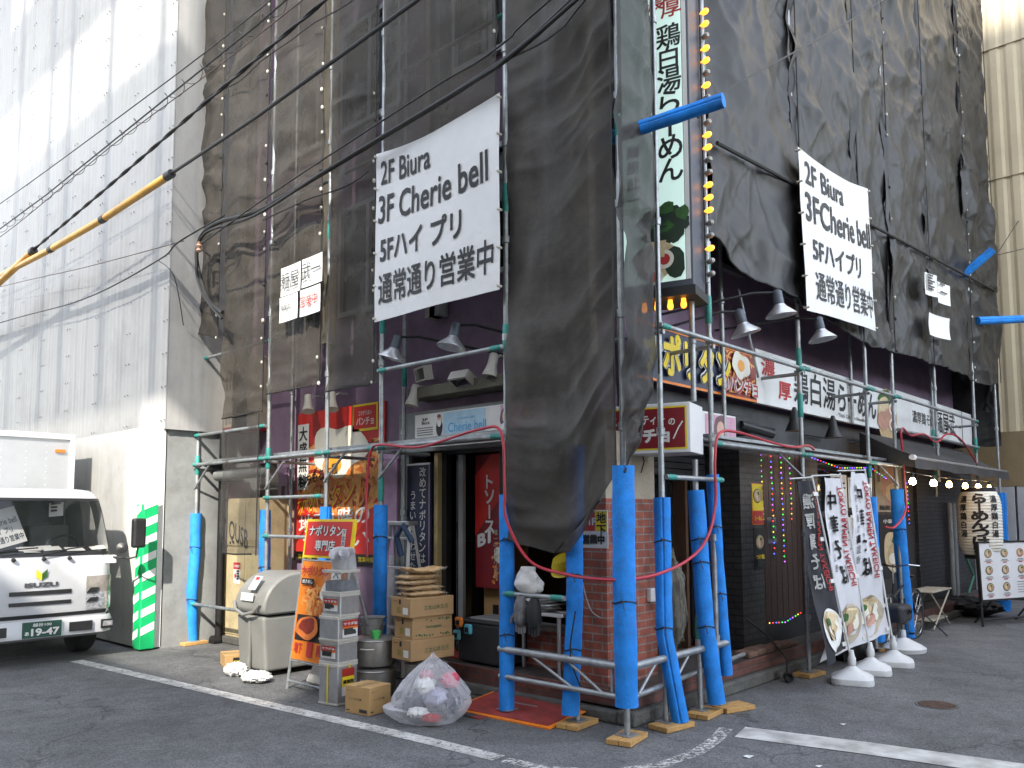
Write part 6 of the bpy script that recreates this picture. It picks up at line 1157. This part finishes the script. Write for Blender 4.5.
for s_ in (-.45, .42): mb.box(XC+s_-.24, XC+s_+.24, YF+1.1, YF+1.25, .9, 1.62, tint)
mb.build('interior', T, bevel=.03); mb = MB(); mb.tube([(XC+.42+.19*math.cos(a), YF+.62-.08*math.sin(a), 1.32+.17*math.sin(a)) for a in np.linspace(0, 6.28, 25)], .014, tdk, 6, False); mb.build('steering_wheel', T, True)
wrap(.81, .86, 11, n-11, .012, tdk, 'grille_slot', 2); wrap(.69, .735, 11, n-11, .012, tdk, 'grille_slot', 2); wrap(.54, .585, 7, n-7, .006, tdk, 'grille_slot', 2)
for z0, z1 in ((.80, .86), (.69, .74)):
    for s_ in (-1, 1):
        mb = MB(); f_ = Fr((XC, YF-.016, 0), (1, 0, 0)); mb.prism(f_, [(s_*.50, z0), (s_*.62, z0), (s_*.64, z1), (s_*.55, z1)][::s_], 0, .012, tdk); mb.build('grille_slot', T)
hl = pm('headlight_glass', (.62, .64, .68), .1, .5, .5, 26); hlc = pm('headlight_amber', (.33, .31, .28), .1, .3, .3, 9)
for a, b in ((n-11, n-5), (5, 11)): wrap(.60, .80, a, b, .012, hl, 'headlight', 4); wrap(.80, 1.0, a, b, .011, hlc, 'indicator', 3)
for a, b in ((n-7, n-4), (4, 7)):
    pass
# bumper
bp_ = [(.28, .80, .03), (.32, .835, -.06), (.48, .84, -.06), (.52, .835, -.03)]
mb = MB(); r2 = [outline(h, y, z) for z, h, y in bp_]; mb.add([p for r_ in r2 for p in r_], [(i*n+j, i*n+j+1, (i+1)*n+j+1, (i+1)*n+j) for i in range(3) for j in range(2, n-3)]+[tuple(3*n+j for j in range(2, n-2)), tuple(j for j in range(n-3, 1, -1))], tw); bu = mb.build('bumper', T, True)
ff = Fr((XC, YF-.075, 0), (1, 0, 0)); mb = MB()
for a0, a1 in ((-.60, -.36), (.30, .56), (.66, .80)): mb.fbox(ff, a0, a1, .36, .47, .0, .012, tdk)
mb.fbox(ff, .68, .79, .39, .45, .012, .02, hl); mb.build('bumper_slot', bu)
plg = pm('plate_green', (.01, .07, .045), .5); mb = MB(); mb.fbox(ff, -.20, .21, .33, .51, .0, .022, plg); pl = mb.build('number_plate', T); mb = MB(); text(mb, ff, '越谷100', -.1, .455, .2, .04, wht, .02, .025); text(mb, ff, 'あ', -.18, .36, .045, .045, wht, .03, .025); text(mb, ff, '19-47', -.115, .35, .30, .085, wht, .04, .025); mb.build('lettering', pl)
mb = MB(); fe = Fr((XC, YF-.014, 0), (1, 0, 0)); text(mb, fe, 'ISUZU', -.18, .90, .36, .055, pm('emblem_steel', (.12, .12, .13), .3, .7), .06, .008); mb.build('emblem', T); mb = MB(); mb.poly(fe, [(0, .975), (0, 1.055), (-.06, 1.11), (-.06, 1.02)], .008, yellow); mb.poly(fe, [(0, .975), (.06, 1.02), (.06, 1.11), (0, 1.055)], .008, green); mb.build('beginner_mark', T)
mb = MB(); fe2 = Fr((XC, YF+.0, 0), (1, 0, 0)); mb.tube([fe2.p(.0, 1.27, .02), fe2.p(.3, 1.34, .02), fe2.p(.6, 1.37, -.03)], .009, tdk, 6); mb.tube([fe2.p(-.75, 1.27, .01), fe2.p(-.4, 1.34, .02), fe2.p(-.05, 1.36, .01)], .009, tdk, 6)
for a in (-.3, .02, .3): mb.lathe(fe2.p(a, 1.225, .0), [(.025, 0), (.02, .03), (.001, .035)], tdk, 10, (0, -1, 0))
mb.build('wiper', T, True)
mb = MB(); mb.tube([(XC+.80, YF+.05, 1.22), (XC+.94, YF-.16, 1.2), (XC+1.0, YF-.22, 1.22), (XC+1.02, YF-.22, 1.35)], .012, tdk, 8); mb.build('mirror_arm', T, True); mb = MB(); mb.box(XC+.94, XC+1.10, YF-.27, YF-.17, 1.33, 1.70, tdk); mb.build('mirror', T, bevel=.03, seg=3); mb = MB(); mb.lathe((XC+.86, YF-.14, 1.33), [(.001, -.02), (.06, -.01), (.07, .02), (.001, .05)], tdk, 12, (-.4, -.9, .2)); mb.build('round_mirror', T, True)
mb = MB(); mb.box(XC+.72, XC+.86, YF+.02, YF+.12, 1.14, 1.24, white); mb.build('mirror_bracket', T, bevel=.01)
bxm = pm('box_panel', (.46, .47, .48), .4, .3, .06, 2, dirt=.1); mb = MB(); mb.box(XC-.88, XC+.88, YF+1.75, YF+5.0, .75, 2.83, bxm); mb.build('cargo_box', T)
mb = MB()
for x in (-.88, .88): mb.box(XC+x-.035, XC+x+.035, YF+1.715, YF+1.785, .75, 2.80, white)
mb.box(XC-.915, XC+.915, YF+1.715, YF+1.785, 2.80, 2.88, white); mb.box(XC-.915, XC-.845, YF+1.785, YF+5.03, 2.80, 2.88, white); mb.box(XC+.845, XC+.915, YF+1.785, YF+5.03, 2.80, 2.88, white); mb.build('box_trim', T, bevel=.012)
mb = MB()
for x in (-.6, -.3, 0, .3, .55):
    for z in np.arange(.9, 2.75, .09): mb.ball((XC+x, YF+1.747, z), .008, white, 6, 4)
mb.build('rivet', T); mb = MB(); mb.box(XC+.66, XC+.78, YF+1.72, YF+1.748, 2.62, 2.66, orange); mb.build('marker_lamp', T)
mb = MB(); mb.box(XC-.4, XC+.4, YF+.6, YF+4.9, .42, .6, tdk); mb.box(XC-.8, XC+.8, YF+4.6, YF+4.7, .4, .6, tdk); mb.build('chassis', T)
for y in (.72, 3.9):
    for s_ in (-1, 1):
        mb = MB(); x0 = XC+s_*.70; mb.lathe((x0-s_*.11, YF+y, .345), [(.2, 0), (.33, .01), (.345, .04), (.345, .18), (.33, .21), (.2, .22)], rubber, 28, (s_, 0, 0)); wh = mb.build('wheel', T, True); mb = MB(); mb.lathe((x0+s_*.07, YF+y, .345), [(.2, 0), (.2, .035), (.12, .02), (.06, .05), (.001, .05)], shade, 20, (s_, 0, 0)); mb.build('rim', wh, True)
fn_ = Fr((XC-.42, YF+.42, 1.32), (1, 0, 0), (.0, .25, 1)); t = thing('windscreen_notice', 'white notice lying aslant behind the truck windscreen', 'notice', fn_.p(0, 0)); fq = Fr(fn_.p(0, .0), (.95, .0, .28), (-.3, .3, 1)); mb = MB(); mb.fbox(fq, 0, .40, 0, .46, -.004, 0, paper); mb.build('sheet', t); mb = MB()
for s_, u0, u1, v0, v1, bo in LN: text(mb, fq, s_, .4*u0, .46*v0, .4*(u1-u0), .46*(v1-v0), ink, .02, .003)
mb.build('lettering', t)
notice('small white card hanging at the top of the truck windscreen', Fr((XC+.18, YF+.40, 1.72), (1, 0, .1)), .16, .17, lambda m, f: scrib(m, f, .16, .17, 3))
# (the pink plush on the dashboard of the photograph is a known figure and is left out; papers on the dash stay)
t = thing('dash_papers', 'loose white papers on the truck dashboard below the windscreen', 'paper', (XC, YF+.3, 1.3)); mb = MB(); rr = random.Random(8)
for i in range(7): x = XC+rr.uniform(-.35, .65); mb.fbox(Fr((x, YF+.22+.02*i, 1.297+.004*i), (1, rr.uniform(-.3, .3), rr.uniform(-.05, .15)), (0, 1, .3)), 0, .2, 0, .14, 0, .003, paper)
mb.build('sheet', t)

# ---------------------------------------------------------------- overhead cables
cb2 = pm('cable_black', (.018, .017, .016), .5); cb3 = pm('cable_brown', (.10, .06, .045), .6); ysl = pm('cable_cover_yellow', (.72, .36, .02), .4, 0, .12, 5, dirt=.2)
def over(label, pts, r, mat=cb2, n=24):
    return cable(label, pts, r, mat, 'overhead_cable', 'overhead cable', 'cables along the left street', 6)
over('thin cable running highest above the truck, over the coiled one', [(-1.2, 18, 7.45), (-1.2, 12.07, 7.11), (-1.2, 7, 6.92), (-1.2, 3.6, 6.85), (-1.2, -1, 6.95), (-1.2, -14, 7.9)], .007)
t = thing('overhead_cable', 'cable wrapped in a loose wire coil high above the truck', 'overhead cable', (-1.2, 3, 6.7), 'cables along the left street'); mb = MB(); mb.tube([(-1.2, 18, 6.9), (-1.2, 12, 6.65), (-1.2, 9.7, 6.62), (-1.2, 3.6, 6.70), (-1.2, -1, 6.9), (-1.2, -14, 7.8)], .010, cb2, 6); mb.build('core', t, True); mb = MB(); mb.tube([(-1.2+.06*math.cos(k_*.55), 14-k_*.038, float(np.interp(14-k_*.038, [-1, 3.6, 9.7, 12, 18], [6.9, 6.70, 6.62, 6.65, 6.9]))-.015+.06*math.sin(k_*.55)) for k_ in range(380)], .004, cb2, 4); mb.build('coil', t)
over('thin brown cable just below the coiled one', [(-1.2, 18, 6.7), (-1.2, 12, 6.5), (-1.2, 7.3, 6.60), (-1.2, 3.6, 6.58), (-1.2, -1, 6.75), (-1.2, -14, 7.7)], .006, cb3)
t = thing('overhead_cable', 'twisted black cable ending in the lower left yellow cover', 'overhead cable', (-1.2, 6, 6.1), 'cables along the left street'); P = [Vector((-1.2, y, float(np.interp(y, [-14, -1, 2.38, 3.58, 7.51, 10.27, 18], [7.5, 6.65, 6.42, 6.34, 6.05, 5.87, 5.3])))) for y in np.arange(18, -14, -.12)]; mb = MB()
for ph in (0, math.pi): mb.tube([p+Vector((.011*math.cos(i*.9+ph), 0, .011*math.sin(i*.9+ph))) for i, p in enumerate(P)], .012, cb2, 6)
mb.build('core', t, True); mb = MB(); mb.tube([(-1.2, 10.2, 5.86), (-1.2, 11.9, 5.69), (-1.2, 17.5, 5.33)], .055, ysl, 14); mb.build('yellow_cover', t, True); mb = MB(); mb.lathe((-1.2, 10.25, 5.85), [(.03, -.08), (.06, -.05), (.062, .06), (.05, .07)], black, 14, (0, -1, .08)); mb.build('end_cap', t, True)
t = thing('overhead_cable', 'black cable with a long yellow cover crossing the white sheets', 'overhead cable', (-1.2, 5, 5.7), 'cables along the left street'); mb = MB(); mb.tube([(-1.2, 18, 6.1), (-1.2, 11.87, 5.80), (-1.2, 9.4, 5.70), (-1.2, 7.4, 5.66), (-1.2, 5.47, 5.69), (-1.2, 3.56, 5.72), (-1.2, 1.08, 5.84), (-1.2, -2, 6.1), (-1.2, -14, 7)], .018, cb2, 8); mb.build('core', t, True); mb = MB(); mb.tube([(-1.2, 14, 5.89), (-1.2, 11.87, 5.80), (-1.2, 9.4, 5.70), (-1.2, 7.4, 5.66), (-1.2, 5.55, 5.685)], .045, ysl, 14); mb.build('yellow_cover', t, True); mb = MB()
for y, z in ((9.4, 5.70), (7.44, 5.66), (5.5, 5.688)): mb.cyl((-1.2, y-.07, z), (-1.2, y+.07, z), .05, black, 14)
mb.build('band', t, True)
over('thick black cable curling down in a loop at the left end of the black sheets', [(-.32, 5.84, 4.28), (-.33, 6.2, 4.5), (-.34, 6.45, 4.9), (-.35, 6.52, 5.2), (-.35, 6.35, 5.42), (-.35, 5.9, 5.46), (-.35, 5.0, 5.36), (-.35, 4.26, 5.39), (-.35, 1.92, 5.54), (-.35, 1.34, 5.59), (-.35, .84, 5.65), (-.4, .11, 5.81), (-.6, -1.5, 6.2), (-1.0, -5, 7.0), (-1.5, -14, 8.5)], .026)
over('second black cable bundled with the thick looping one', [(-.33, 5.84, 4.2), (-.36, 6.3, 4.6), (-.38, 6.46, 5.0), (-.38, 6.25, 5.38), (-.38, 5.0, 5.30), (-.38, 3.5, 5.42), (-.38, 1.34, 5.56), (-.38, .84, 5.62), (-.5, -.4, 5.82), (-.8, -4, 6.6), (-1.2, -14, 8.0)], .017)
over('thin black cable running from the bracket above the thick looping one', [(-.4, 6.3, 5.25), (-.4, 4.6, 5.45), (-.4, 1.9, 5.68), (-.4, .9, 5.75), (-.6, -1, 6.0), (-1, -14, 8.3)], .009); over('thin black cable leaving the bundle toward the top of the tall sign', [(-.36, .9, 5.62), (-.4, .3, 5.60), (-.6, -.44, 5.72), (-1.2, -4, 6.6), (-2, -14, 9)], .009)
over('thin reddish wire from the far left to the bracket on the white building corner', [(-.7, 22, 7.0), (-.7, 13.75, 6.08), (-.7, 9.5, 5.55), (-.7, 6.15, 5.18)], .006, cb3)
over('twisted wire sagging to a clamp beside the white building corner', [(-.7, 22, 5.9), (-.7, 13.64, 5.37), (-.7, 9.5, 5.05), (-.7, 6.88, 5.09), (-.7, 6.3, 5.2), (-.5, 5.5, 5.4)], .010); over('short wire from the clamp down to the scaffold post', [(-.7, 6.88, 5.09), (-.65, 6.5, 4.8), (-.3, 6.95, 4.3)], .006)
t = thing('cable_bracket', 'porcelain cable insulator at the loop of the thick cable', 'insulator', (-.4, 6.35, 5.22)); mb = MB(); mb.lathe((-.42, 6.32, 5.2), [(.02, -.06), (.04, -.04), (.02, -.01), (.045, .02), (.02, .05), (.03, .07), (.01, .08)], pm('porcelain', (.4, .25, .18), .4), 14); mb.build('insulator', t, True); mb = MB(); mb.tube([(-.42, 6.32, 5.2), (-.05, 6.7, 5.25)], .012, steel, 6); mb.build('arm', t, True)
def wire(label, pts): return cable(label, pts, .008, cb2, 'overhead_cable', 'overhead cable', 'wires over the right street', 6)
wire('single wire rising from the level blue sleeve across the glossy black sheets', [(.4, -.5, 4.9), (.68, -.6, 5.2), (4.75, -.6, 7.95), (12, -.6, 13.2)]); wire('wire rising from the short blue sleeve across the cream building', [(10.4, -.5, 6.2), (11.08, -.45, 6.4), (14.2, -.3, 7.95), (20, -.3, 11)]); wire('wire running nearly level from the short blue sleeve to the right', [(10.4, -.5, 6.12), (13.4, -.5, 7.0), (20, -.5, 9)])
